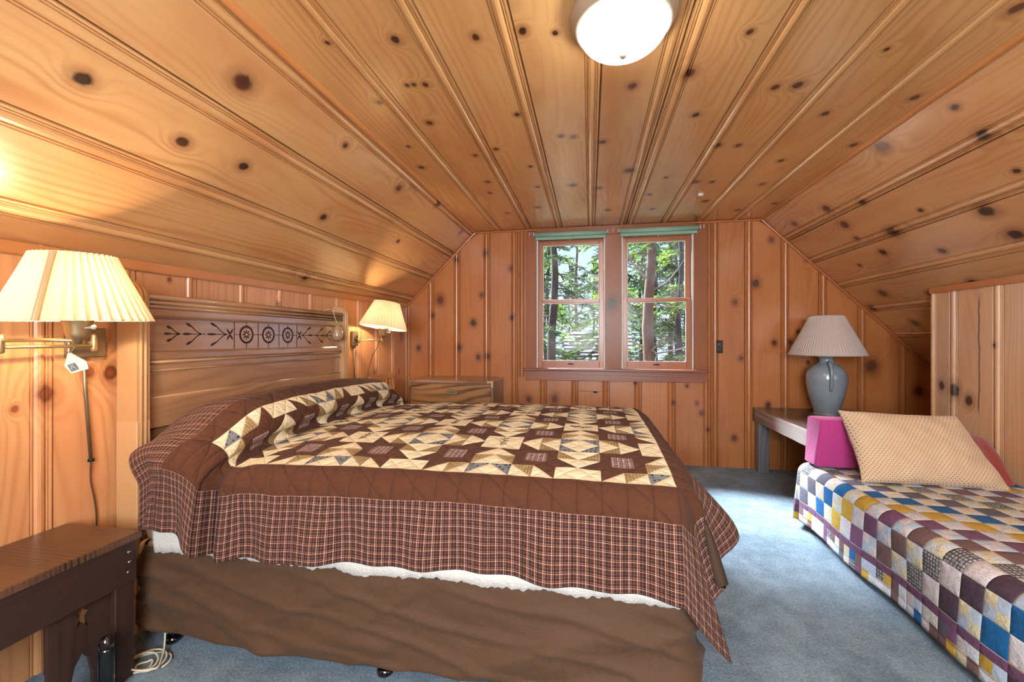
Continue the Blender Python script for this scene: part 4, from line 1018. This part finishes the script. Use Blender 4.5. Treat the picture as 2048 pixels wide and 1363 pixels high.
def pos_big(s, t):
    sb = np.clip(-s, 0, cd_[-1]); X = np.interp(sb, cd_, cv[:, 0]); Z = np.interp(sb, cd_, cv[:, 1])
    Yc = YN + np.clip(t, 0, 1.5)
    e = .50 + .50 * sstep(1.36, 1.60, Yc) * (1 - sstep(2.70, 2.88, Yc))
    fr = np.clip((sb - s1) / (cd_[-1] - s1), 0, 1); Xm = np.where(sb > s1, -1.20 + fr * (-1.797 + 1.20), X)
    X = Xm + (X - Xm) * e
    Z = np.where(Z > .762, .762 + (Z - .762) * np.where(sb > s1, e, 1), Z)
    hk = sstep(1.60, 1.68, sb)
    Z = np.where(sb > 2.05, np.maximum(Z, .60), Z)
    z0 = Z - .045 * np.abs((Yc - 2.12) / .75) ** 3 + .004 * vnoise(s, t, 6, 1) + .003 * vnoise(s, t, 14, 2)
    near = np.maximum(-t, 0); far = np.maximum(t - 1.5, 0); foot = np.maximum(s, 0)
    near = near * (1 + .035 * np.sin(s * 4.1 + 1.0))
    hz = sstep(.09, .32, near)
    on, dn = arc(near, .08); of, df = arc(far, .06)
    wave = .014 * np.sin(s * 2 * pi / .43 + .6) + .009 * np.sin(s * 2 * pi / .19 + 2)
    on = on + hz * wave + sstep(.02, .12, near) * (.055 * hk * (1 - sstep(1.95, 2.2, sb)) - .036 * np.exp(-((sb - 1.605) / .022) ** 2))
    Yp = Yc - on + of
    X = X + .115 * sstep(.0, .16, near) * sstep(1.78, 2.2, sb)
    ofx, dfx = arc(foot, .22)
    fw = sstep(.05, .34, foot)
    ofx = ofx + fw * (.155 * np.exp(-((Yc - 1.70) / .17) ** 2) + .05 * np.exp(-((Yc - 2.35) / .2) ** 2) + .012 * np.sin(Yc * 21))
    # plain edges
    px_, py_, pz_ = X + np.where(s > 0, ofx, 0), Yp, z0 - dn - df - np.where(s > 0, dfx, 0)
    # corner at foot: near side cloth runs on flat past the corner, then folds back along a ridge
    a, b = foot, near
    both = (a > 0) & (b > 0); m = np.maximum(a, b); k = np.where(m > 0, np.minimum(a, b) / np.maximum(m, 1e-6), 0)
    om, dm = arc(m, .1); ex = np.maximum(m - .12, 0)
    Rx = XF + .55 * om + .44 * ex; Ry = YN - .45 * om + .10 * ex; Rz = .725 - 1.68 * dm
    on2, dn2 = arc(b, .08); Nx = np.full_like(s, XF); Ny = YN - on2 - hz * .010; Nz = .725 - dn2
    o3, d3 = arc(a, .22); Fx = XF + o3 + fw * .02; Fy = np.full_like(s, YN); Fz = .725 - d3
    nb = b >= a
    kk = k
    cx = np.where(nb, Nx + (Rx - Nx) * kk, Fx + (Rx - Fx) * kk - .05 * np.sin(pi * kk) * fw)
    cy = np.where(nb, Ny + (Ry - Ny) * kk - .02 * np.sin(pi * kk) * hz, Fy + (Ry - Fy) * kk + .02 * np.sin(pi * kk))
    cz = np.where(nb, Nz + (Rz - Nz) * kk, Fz + (Rz - Fz) * kk)
    px_, py_, pz_ = np.where(both, cx, px_), np.where(both, cy, py_), np.where(both, cz, pz_)
    # far foot corner
    both2 = (a > 0) & (far > 0); m2 = np.hypot(a, far); th = np.arctan2(far, a); oo, dd = arc(m2, .15)
    px_ = np.where(both2, XF + oo * np.cos(th), px_); py_ = np.where(both2, YF + oo * np.sin(th), py_); pz_ = np.where(both2, .725 - dd, pz_)
    return px_, py_, pz_
C_BROWN, C_CREAM, C_TAN, C_GREY = lin(88, 52, 34), lin(232, 216, 182), lin(178, 148, 104), lin(122, 124, 128)
def star_fab(x, y):
    m, n = round(x), round(y); dx, dy = abs(x - m), abs(y - n); isB = (m + n) % 2 == 0
    if isB:
        if dx < .25 and dy < .25: return 'c' if dx + dy < .25 else 'g'
        if dy < .25: return 'c' if dy < .5 - dx else 't'
        if dx < .25: return 'c' if dx < .5 - dy else 't'
    else:
        if dx < .25 and dy < .25: return 'c'
        if dy < .25: return 'c' if dy < dx - .25 else 'b'
        if dx < .25: return 'c' if dx < dy - .25 else 'b'
    fx, fy = abs(x - math.floor(x) - .5), abs(y - math.floor(y) - .5)
    return 'p' if fx < .125 and fy < .125 else 'b'
FABS = {'b': (C_BROWN, 0), 'c': (C_CREAM, 0), 't': (C_TAN, 1), 'g': (C_GREY, 2), 'p': (C_BROWN, 3)}
def fab_big(u, v):
    inside = -SFL < u < 0 and 0 < v < 1.5
    if inside: return FABS[star_fab(-u / PS, v / PB)]
    du = max(u, -SFL - u, 0); dv = max(-v, v - 1.5, 0)
    if max(du, dv) < BR: return (C_BROWN, 4 if dv >= du else 8)
    return (C_BROWN, 5 if dv >= du else 9)
def diag_big(u, v):
    if not (-SFL < u < 0 and 0 < v < 1.5): return True
    i, j = math.floor(u / PS * 4), math.floor(v / PB * 4)
    g = lambda a, b: star_fab(-(i + a) / 4, (j + b) / 4)
    return g(.12, .5) == g(.5, .88) and g(.88, .5) == g(.5, .12)
US = lines((-SFL - BR - PH, -SFL - BR, 28), (-SFL - BR, -SFL, 11), (-SFL, 0, 144), (0, BR, 11), (BR, BR + PL, 20))
VS = lines((-BR - PL, -BR, 20), (-BR, 0, 11), (0, 1.5, 120), (1.5, 1.5 + BR, 8), (1.5 + BR, 1.5 + BR + PL, 10))
t = NT('brown_star_print_backing'); uvb = t.uv(); vb = t.voro(uvb, 26, .8)
M['backing'] = t.set(col=t.mix(t.math('LESS_THAN', vb, .12), lin(66, 48, 34), lin(200, 176, 120)), rough=.9)
M['quilt_b'] = quilt_mat('brown_patchwork_cloth')
big = quilt_mesh('star_quilt', US, VS, pos_big, fab_big, diag_big, [M['quilt_b'], M['backing'], M['binding']], None)
tag(big, 'brown and cream star patchwork quilt with plaid border on the big bed', 'quilt')
# twigs stitched on the cream squares
M['thread'] = plain('black_thread', (38, 30, 26), .8)
rng = random.Random(5)
def stitch(u, v, ang):
    bm = bmesh.new()
    def pt(a, b):
        ca_, sa_ = math.cos(ang), math.sin(ang)
        uu, vv = u + a * ca_ - b * sa_, v + a * sa_ + b * ca_
        p = pos_big(np.array([[uu]]), np.array([[vv]])); return Vector((p[0][0, 0], p[1][0, 0], p[2][0, 0] + .0025))
    bm_tube(bm, [pt(-.05 + .01 * k, .004 * math.sin(k * .9)) for k in range(11)], .0011, 4)
    for k in range(5):
        a0 = -.035 + .016 * k; sg = 1 if k % 2 else -1
        bm_tube(bm, [pt(a0, 0), pt(a0 + .008, sg * .010), pt(a0 + .018, sg * .016)], .0011, 4)
    o = from_bm('embroidery', bm, M['thread'], big)
    o['label'] = 'dark stitched twig'
for m in range(0, 6):
    for n in range(1, 5):
        if (m + n) % 2 == 1 and m >= 1: stitch(-m * PS, n * PB, rng.choice((0, 0, .3, -.2, pi, pi / 2)))

# ---------------- small bed on the floor
sb_x0, sb_x1, sb_y0, sb_y1, sb_z = 1.355, 2.245, .95, 2.955, .405
tag(box('floor_mattress', sb_x0 - .035, sb_x1 + .01, sb_y0 - .03, sb_y1 - .02, .004, sb_z - .028, M['mattress'], None, .05, 4, smooth=True), 'low mattress lying on the carpet under the checkered quilt', 'mattress')
CQ = .09
pal = [('blue', lin(30, 104, 164), 0), ('gold', lin(204, 168, 70), 0), ('plum', lin(122, 84, 116), 10), ('mauve', lin(124, 98, 92), 10), ('ringprint', lin(92, 92, 98), 7), ('darkplum', lin(84, 66, 80), 0), ('slate', lin(104, 102, 116), 0)]
SEQ = [3, 4, 6, 0, 1, 2, 3, 4, 5, 0, 1, 2, 3, 4, 5, 0, 1, 2]   # colour order of the diagonals, from the far corner nearer
def h2(a, b, c=0):
    x = math.sin(a * 127.1 + b * 311.7 + c * 74.7) * 43758.5453; return x - math.floor(x)
LIGHT = [(lin(230, 232, 238), 0), (lin(226, 222, 214), 6), (lin(190, 208, 228), 0), (lin(226, 220, 224), 6), (lin(226, 218, 184), 6), (lin(214, 222, 230), 6)]
SASH0, SASH1 = .272, .305
def fab_small(u, v):
    # u: from left top edge inwards (negative = hanging), v: towards the far end
    du = max(-u, 0); dv = max(v - 2.0, 0); d = max(du, dv)
    if SASH0 < d < SASH1: return (lin(112, 76, 104), 10)
    if d >= SASH1:
        w = v if du >= dv else u; i = math.floor(w / .045); j = 0 if d < SASH1 + .045 else 1
        r = h2(i, j, 5)
        if r < .5: c = LIGHT[int(h2(i, j, 6) * 6)]; return c
        q = pal[int(h2(i, j, 8) * 7)]; return (q[1], q[2])
    i = math.floor(u / CQ); j = math.floor(v / CQ)
    if (i + j) % 2 == 0:
        q = pal[SEQ[(11 - (i + j) // 2) % len(SEQ)]]; return (q[1], q[2])
    k = (i + j) // 2
    a, b = math.floor(u / (CQ / 2)), math.floor(v / (CQ / 2))
    two = LIGHT[int(h2(k, 1) * 6)], LIGHT[int(h2(k, 2, 3) * 6)]
    return two[(a + b) % 2]
def pos_small(u, v):
    du = np.maximum(-u, 0); dv = np.maximum(v - 2.0, 0); dr = np.maximum(u - .87, 0)
    X = sb_x0 + np.clip(u, 0, .87); Y = sb_y0 + np.clip(v, 0, 2.0)
    z0 = sb_z + .004 * vnoise(u, v, 4, 4) - .012 * np.exp(-u / .10) * (u > 0)
    ox, dx = arc(du, .03, .07); oy, dy = arc(dv, .03, .07); orr, drr = arc(dr, .0, .03)
    wv = .010 * np.sin(v * 9 + 1) * sstep(.05, .3, du)
    px_, py_, pz_ = X - ox - wv + orr, Y + oy, z0 - dx - dy - drr
    both = (du > 0) & (dv > 0); m = np.maximum(du, dv); th = np.arctan2(dv, du); oo, dd = arc(m, .10, .07)
    px_ = np.where(both, X - oo * np.cos(th), px_); py_ = np.where(both, Y + oo * np.sin(th), py_); pz_ = np.where(both, z0 - dd, pz_)
    return px_, py_, np.maximum(pz_, .013)
UQ = lines((-.395, -SASH1, 6), (-SASH1, -SASH0, 3), (-SASH0, -.27, 1), (-.27, .81, 96), (.81, .90, 6), (.90, 1.14, 8))
VQ = lines((0, 1.98, 132), (1.98, 2.0, 2), (2.0, 2.0 + SASH0, 20), (2.0 + SASH0, 2.0 + SASH1, 3), (2.0 + SASH1, 2.395, 6))
M['quilt_s'] = quilt_mat('coloured_patchwork_cloth', False)
smq = quilt_mesh('checkered_quilt', UQ, VQ, pos_small, fab_small, lambda u, v: True, [M['quilt_s'], M['fleece'], M['pink']], None, .009)
tag(smq, 'blue gold and plum checkered patchwork quilt on the low bed', 'quilt')

# ---------------- pillows
def pillow(name, Wd, Hd, T, Mx, mat, parent=None, n=40, wr=.004, seed=0, corner=.06, pw=.42, taper=0.0):
    vs = []; fs = []; uv = []
    for side in (1, -1):
        for i in range(n + 1):
            for j in range(n + 1):
                a, b = -1 + 2 * i / n, -1 + 2 * j / n
                # edges draw in between the pointed corners
                x = a * Wd / 2 * (1 - corner * (1 - abs(b) ** 2.0) * abs(a) ** 3); y = b * Hd / 2 * (1 - corner * (1 - abs(a) ** 2.0) * abs(b) ** 3)
                x *= 1 - taper * b
                th = max(0, (1 - abs(a) ** 2.6) * (1 - abs(b) ** 2.6)) ** pw
                w = wr * (mnoise.noise(Vector((x * 14, y * 14, seed + side))) + .8 * mnoise.noise(Vector((x * 5, y * 5, seed + 7)))) * min(1, th * 2)
                vs.append(Mx @ Vector((x, y, side * (T / 2 * th + w * 1.2 + .0015)))); uv.append((x, y))
    N = (n + 1) ** 2
    for sd in range(2):
        for i in range(n):
            for j in range(n):
                q = (sd * N + i * (n + 1) + j, sd * N + (i + 1) * (n + 1) + j, sd * N + (i + 1) * (n + 1) + j + 1, sd * N + i * (n + 1) + j + 1)
                fs.append(q if sd == 0 else q[::-1])
    ed = [i * (n + 1) for i in range(n)] + [n * (n + 1) + j for j in range(n)] + [i * (n + 1) + n for i in range(n, 0, -1)] + list(range(n, 0, -1))
    for k in range(len(ed)):
        a, b = ed[k], ed[(k + 1) % len(ed)]; fs.append((a, N + a, N + b, b))
    o = mesh(name, vs, fs, mat, parent, True)
    ul = o.data.uv_layers.new(name='UVMap')
    for lp in o.data.loops: ul.data[lp.index].uv = uv[lp.vertex_index]
    return o
t = NT('dotted_tan_pillowcase'); uvs = t.sep(t.uv())
ru = t.math('MULTIPLY', t.math('ADD', uvs[0], uvs[1]), 1 / .0185); rv = t.math('MULTIPLY', t.math('SUBTRACT', uvs[0], uvs[1]), 1 / .0185)
du_ = t.math('SUBTRACT', t.math('FRACT', ru), .5); dv_ = t.math('SUBTRACT', t.math('FRACT', rv), .5)
dd_ = t.math('ADD', t.math('MULTIPLY', du_, du_), t.math('MULTIPLY', dv_, dv_))
wz_ = t.noise(t.xyz(uvs[0], uvs[1], 0.0), 9, 4, .6)
colp = t.mix(t.math('LESS_THAN', dd_, .026), t.mix(wz_, lin(206, 178, 144), lin(224, 198, 166)), lin(84, 40, 34))
t.bump(wz_, .012, .5); M['dots'] = t.set(col=colp, rough=.9, sheen=.3, spec=.2)
lean = math.radians(63)
shr = Matrix.Identity(4); shr[0][1] = -.20
pm = rot_to((1.745, 2.685, .578), lean, 0, math.radians(3)) @ Matrix.Rotation(math.radians(-2), 4, 'Z') @ shr
dp = pillow('dotted_pillow', .65, .40, .15, pm, M['dots'], None, 44, .008, 3, taper=.08)
tag(dp, 'tan pillow with tiny dark dots propped on the checkered quilt', 'pillow')
rm = rot_to((2.105, 2.80, .515), math.radians(46), math.radians(20), math.radians(6))
rp_ = pillow('red_pillow', .31, .36, .10, rm, M['red'], None, 30, .007, 8)
tag(rp_, 'brick red pillow squeezed between dotted pillow and right wall', 'pillow')
# magenta wedge: a quilted end face on a plain block
wd = empty('wedge_cushion', (1.44, 2.85, .41), 'bright magenta wedge cushion with quilted end beside the dotted pillow', 'cushion')
bm = bmesh.new()
prof = [(2.83, .412), (2.965, .412), (2.955, .700), (2.79, .702)]
A0 = [bm.verts.new((1.325 + .012 * (z - .41) / .29, y, z)) for y, z in prof]; A1 = [bm.verts.new((1.58, y, z)) for y, z in prof]
bm.faces.new(A0); bm.faces.new(A1[::-1])
for i in range(4): bm.faces.new((A0[i], A0[(i + 1) % 4], A1[(i + 1) % 4], A1[i]))
bmesh.ops.recalc_face_normals(bm, faces=bm.faces[:])
bmesh.ops.bevel(bm, geom=bm.edges[:], offset=.014, segments=3, affect='EDGES', profile=.5)
from_bm('block', bm, M['pink'], wd, True)
t = NT('magenta_quilting'); oo_ = t.sep(t.obj())
q1 = t.math('POWER', t.math('ABSOLUTE', t.math('SINE', t.math('MULTIPLY', t.math('ADD', oo_[1], t.math('MULTIPLY', oo_[2], .8)), pi / .016))), .5)
q2 = t.math('POWER', t.math('ABSOLUTE', t.math('SINE', t.math('MULTIPLY', t.math('SUBTRACT', oo_[1], t.math('MULTIPLY', oo_[2], .8)), pi / .03))), .5)
t.bump(t.math('MINIMUM', q1, q2), .006, .9); M['pinkq'] = t.set(col=lin(196, 76, 142), rough=.85, sheen=.3)
pq = [(1.321, 2.842, .424), (1.321, 2.953, .424), (1.333, 2.944, .690), (1.333, 2.803, .690)]
mesh('quilted_face', pq + [(a + .008, b, c) for a, b, c in pq], [(0, 1, 2, 3), (7, 6, 5, 4), (0, 4, 5, 1), (1, 5, 6, 2), (2, 6, 7, 3), (3, 7, 4, 0)], M['pinkq'], wd)

# ================================================================== outside the window
GZ = -3.0
gr = mesh('ground', [(-40, 5.2, GZ), (40, 5.2, GZ), (40, 60, GZ - .5), (-40, 60, GZ - .5), (-40, 5.2, GZ - .3), (40, 5.2, GZ - .3), (40, 60, GZ - .8), (-40, 60, GZ - .8)],
          [(0, 1, 2, 3), (7, 6, 5, 4), (0, 4, 5, 1), (1, 5, 6, 2), (2, 6, 7, 3), (3, 7, 4, 0)], M['ground'])
tag(gr, 'forest floor outside below the window', 'ground', kind='structure')
def conifer(x, y, H, r, seed, label, leaf, nb=60, crown0=.2, bare=0, bark='bark', spread=1.0, group=None, spray=13, lean_=0.0):
    rg = random.Random(seed); root = empty('conifer_tree', (x, y, GZ), label, 'tree', group)
    n = 16; pts = []; rad = []
    for k in range(n):
        f = k / (n - 1); pts.append((x + lean_ * f * H + .05 * math.sin(k * 1.3 + seed), y + .05 * math.cos(k * .9 + seed), GZ + H * f)); rad.append(r * (1 - .85 * f) + .012)
    tube('trunk', pts, rad, M[bark], root, 10)
    vs = []; fs = []; bmB = bmesh.new()
    for b in range(nb):
        f = crown0 + (1 - crown0) * (b + rg.random()) / nb; az = rg.random() * 2 * pi
        k = f * (n - 1); i = min(int(k), n - 2); p = Vector(pts[i]).lerp(Vector(pts[i + 1]), k - i)
        L = ((1 - f) * 2.3 + .35) * spread * rg.uniform(.6, 1.15)
        d = Vector((math.cos(az), math.sin(az), 0)); br = []
        for q in range(6):
            w = q / 5; br.append(p + d * L * w + Vector((0, 0, .10 * L * w - .42 * L * w * w)))
        bm_tube(bmB, br, [.022 * (1 - .8 * q / 5) for q in range(6)], 4)
        for q in range(spray):
            w = .15 + .85 * (q + rg.random()) / spray; kk = w * 5; ii = min(int(kk), 4); c = br[ii].lerp(br[ii + 1], kk - ii)
            for side in (-1, 1):
                sd = (Vector((-d.y, d.x, 0)) * side * rg.uniform(.5, 1) + d * rg.uniform(.2, .9) + Vector((0, 0, rg.uniform(-.7, .15)))).normalized()
                ln = rg.uniform(.16, .38) * (1.15 - .5 * w); wd_ = ln * rg.uniform(.14, .26)
                nrm = sd.cross(Vector((rg.uniform(-.5, .5), rg.uniform(-.5, .5), 1))).normalized() * wd_
                for s in range(3):
                    o_ = c + sd * ln * (.15 + .28 * s); tw = Vector((0, 0, rg.uniform(-.03, .03))); base = len(vs)
                    sp_ = nrm * (1.15 - .3 * s)
                    vs += [o_, o_ + sp_ + sd * ln * .22 + tw, o_ + sd * ln * .42, o_ - sp_ + sd * ln * .22 - tw]; fs.append((base, base + 1, base + 2, base + 3))
    for b in range(bare):
        f = rg.uniform(.28, .72); az = rg.uniform(pi * .85, pi * 2.15); k = f * (n - 1); i = min(int(k), n - 2); p = Vector(pts[i]).lerp(Vector(pts[i + 1]), k - i)
        L = rg.uniform(.8, 2.0); d = Vector((math.cos(az), math.sin(az) * .6, rg.uniform(-.1, .7))); cur = Vector((rg.uniform(-.5, .5), 0, rg.uniform(-.8, .5)))
        bl_ = [p + d * L * w + cur * (L * w * w * .7) + Vector((.03 * math.sin(9 * w + b), 0, .03 * math.cos(7 * w + b))) for w in np.linspace(0, 1, 9)]
        tube('bare_branch', bl_, [.020 * (1 - .75 * w) + .004 for w in np.linspace(0, 1, 9)], M['twig'], root, 5)
    from_bm('branches', bmB, M[bark], root)
    if fs:
        o = mesh('foliage', vs, fs, M[leaf], root); o['kind'] = 'stuff'
    return root
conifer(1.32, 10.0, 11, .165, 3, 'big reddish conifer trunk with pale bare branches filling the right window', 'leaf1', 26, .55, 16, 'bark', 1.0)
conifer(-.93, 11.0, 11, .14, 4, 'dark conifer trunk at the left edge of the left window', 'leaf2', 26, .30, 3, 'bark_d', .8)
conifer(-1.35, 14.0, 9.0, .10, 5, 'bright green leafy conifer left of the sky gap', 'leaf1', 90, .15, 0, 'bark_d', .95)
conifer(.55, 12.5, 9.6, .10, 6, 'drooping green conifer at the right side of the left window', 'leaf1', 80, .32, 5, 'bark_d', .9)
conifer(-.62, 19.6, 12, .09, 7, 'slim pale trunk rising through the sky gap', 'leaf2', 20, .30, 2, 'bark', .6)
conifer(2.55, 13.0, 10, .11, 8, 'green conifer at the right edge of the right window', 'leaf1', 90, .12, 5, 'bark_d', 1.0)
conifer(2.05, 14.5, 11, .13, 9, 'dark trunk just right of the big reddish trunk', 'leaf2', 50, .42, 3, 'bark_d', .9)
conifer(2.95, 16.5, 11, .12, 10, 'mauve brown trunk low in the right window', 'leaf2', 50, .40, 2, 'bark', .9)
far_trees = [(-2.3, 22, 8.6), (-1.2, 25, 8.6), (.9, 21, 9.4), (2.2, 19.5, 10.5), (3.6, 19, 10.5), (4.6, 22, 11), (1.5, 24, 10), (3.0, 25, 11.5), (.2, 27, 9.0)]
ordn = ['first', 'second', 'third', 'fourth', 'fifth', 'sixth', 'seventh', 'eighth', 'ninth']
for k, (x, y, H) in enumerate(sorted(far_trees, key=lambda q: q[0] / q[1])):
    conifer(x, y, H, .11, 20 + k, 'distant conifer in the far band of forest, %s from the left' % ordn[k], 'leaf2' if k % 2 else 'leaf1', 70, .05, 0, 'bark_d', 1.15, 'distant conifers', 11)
# neighbouring cabin
hs = empty('neighbouring_cabin', (1.0, 15.5, GZ), 'grey shingled cabin roof seen low between the trunks', 'house')
rx0, rx1, ry0, ry1, rz0, rz1 = -.90, 1.45, 13.2, 15.8, -.55, 1.42
ncr = 16
for k in range(ncr):
    f0, f1 = k / ncr, (k + 1) / ncr
    y0_, y1_ = ry0 + (ry1 - ry0) * f0, ry0 + (ry1 - ry0) * f1; z0_, z1_ = rz0 + (rz1 - rz0) * f0, rz0 + (rz1 - rz0) * f1
    vs = [(rx0, y0_, z0_ + .045), (rx1, y0_, z0_ + .045), (rx1, y1_, z1_ + .012), (rx0, y1_, z1_ + .012), (rx0, y0_, z0_), (rx1, y0_, z0_), (rx1, y1_, z1_ - .03), (rx0, y1_, z1_ - .03)]
    mesh('shingle_course', vs, [(0, 1, 2, 3), (7, 6, 5, 4), (0, 4, 5, 1), (1, 5, 6, 2), (2, 6, 7, 3), (3, 7, 4, 0)], M['shingle'], hs)
mesh('rear_roof', [(rx0, ry1, rz1), (rx1, ry1, rz1), (rx1, ry1 + 2.6, rz0), (rx0, ry1 + 2.6, rz0), (rx0, ry1, rz1 - .05), (rx1, ry1, rz1 - .05), (rx1, ry1 + 2.6, rz0 - .05), (rx0, ry1 + 2.6, rz0 - .05)],
     [(0, 1, 2, 3), (7, 6, 5, 4), (0, 4, 5, 1), (1, 5, 6, 2), (2, 6, 7, 3), (3, 7, 4, 0)], M['shingle'], hs)
mesh('walls', [(rx0 + .3, ry0 + .3, GZ - .1), (rx1 - .3, ry0 + .3, GZ - .1), (rx1 - .3, ry1 + 2.3, GZ - .1), (rx0 + .3, ry1 + 2.3, GZ - .1), (rx0 + .3, ry0 + .3, rz0 + .17), (rx1 - .3, ry0 + .3, rz0 + .17), (rx1 - .3, ry1 + 2.3, rz0 + .17), (rx0 + .3, ry1 + 2.3, rz0 + .17), (rx0 + .3, ry1, rz1 - .06), (rx1 - .3, ry1, rz1 - .06)],
     [(0, 1, 5, 4), (2, 3, 7, 6), (0, 4, 8, 7, 3), (1, 2, 6, 9, 5)], M['siding'], hs)

fit = tag(box('ceiling_fitting', .80, .835, 3.40, 3.425, CZ - .012, CZ + .002, M['white'], None, .003), 'tiny pale fitting on the ceiling in front of the right window', 'fitting')
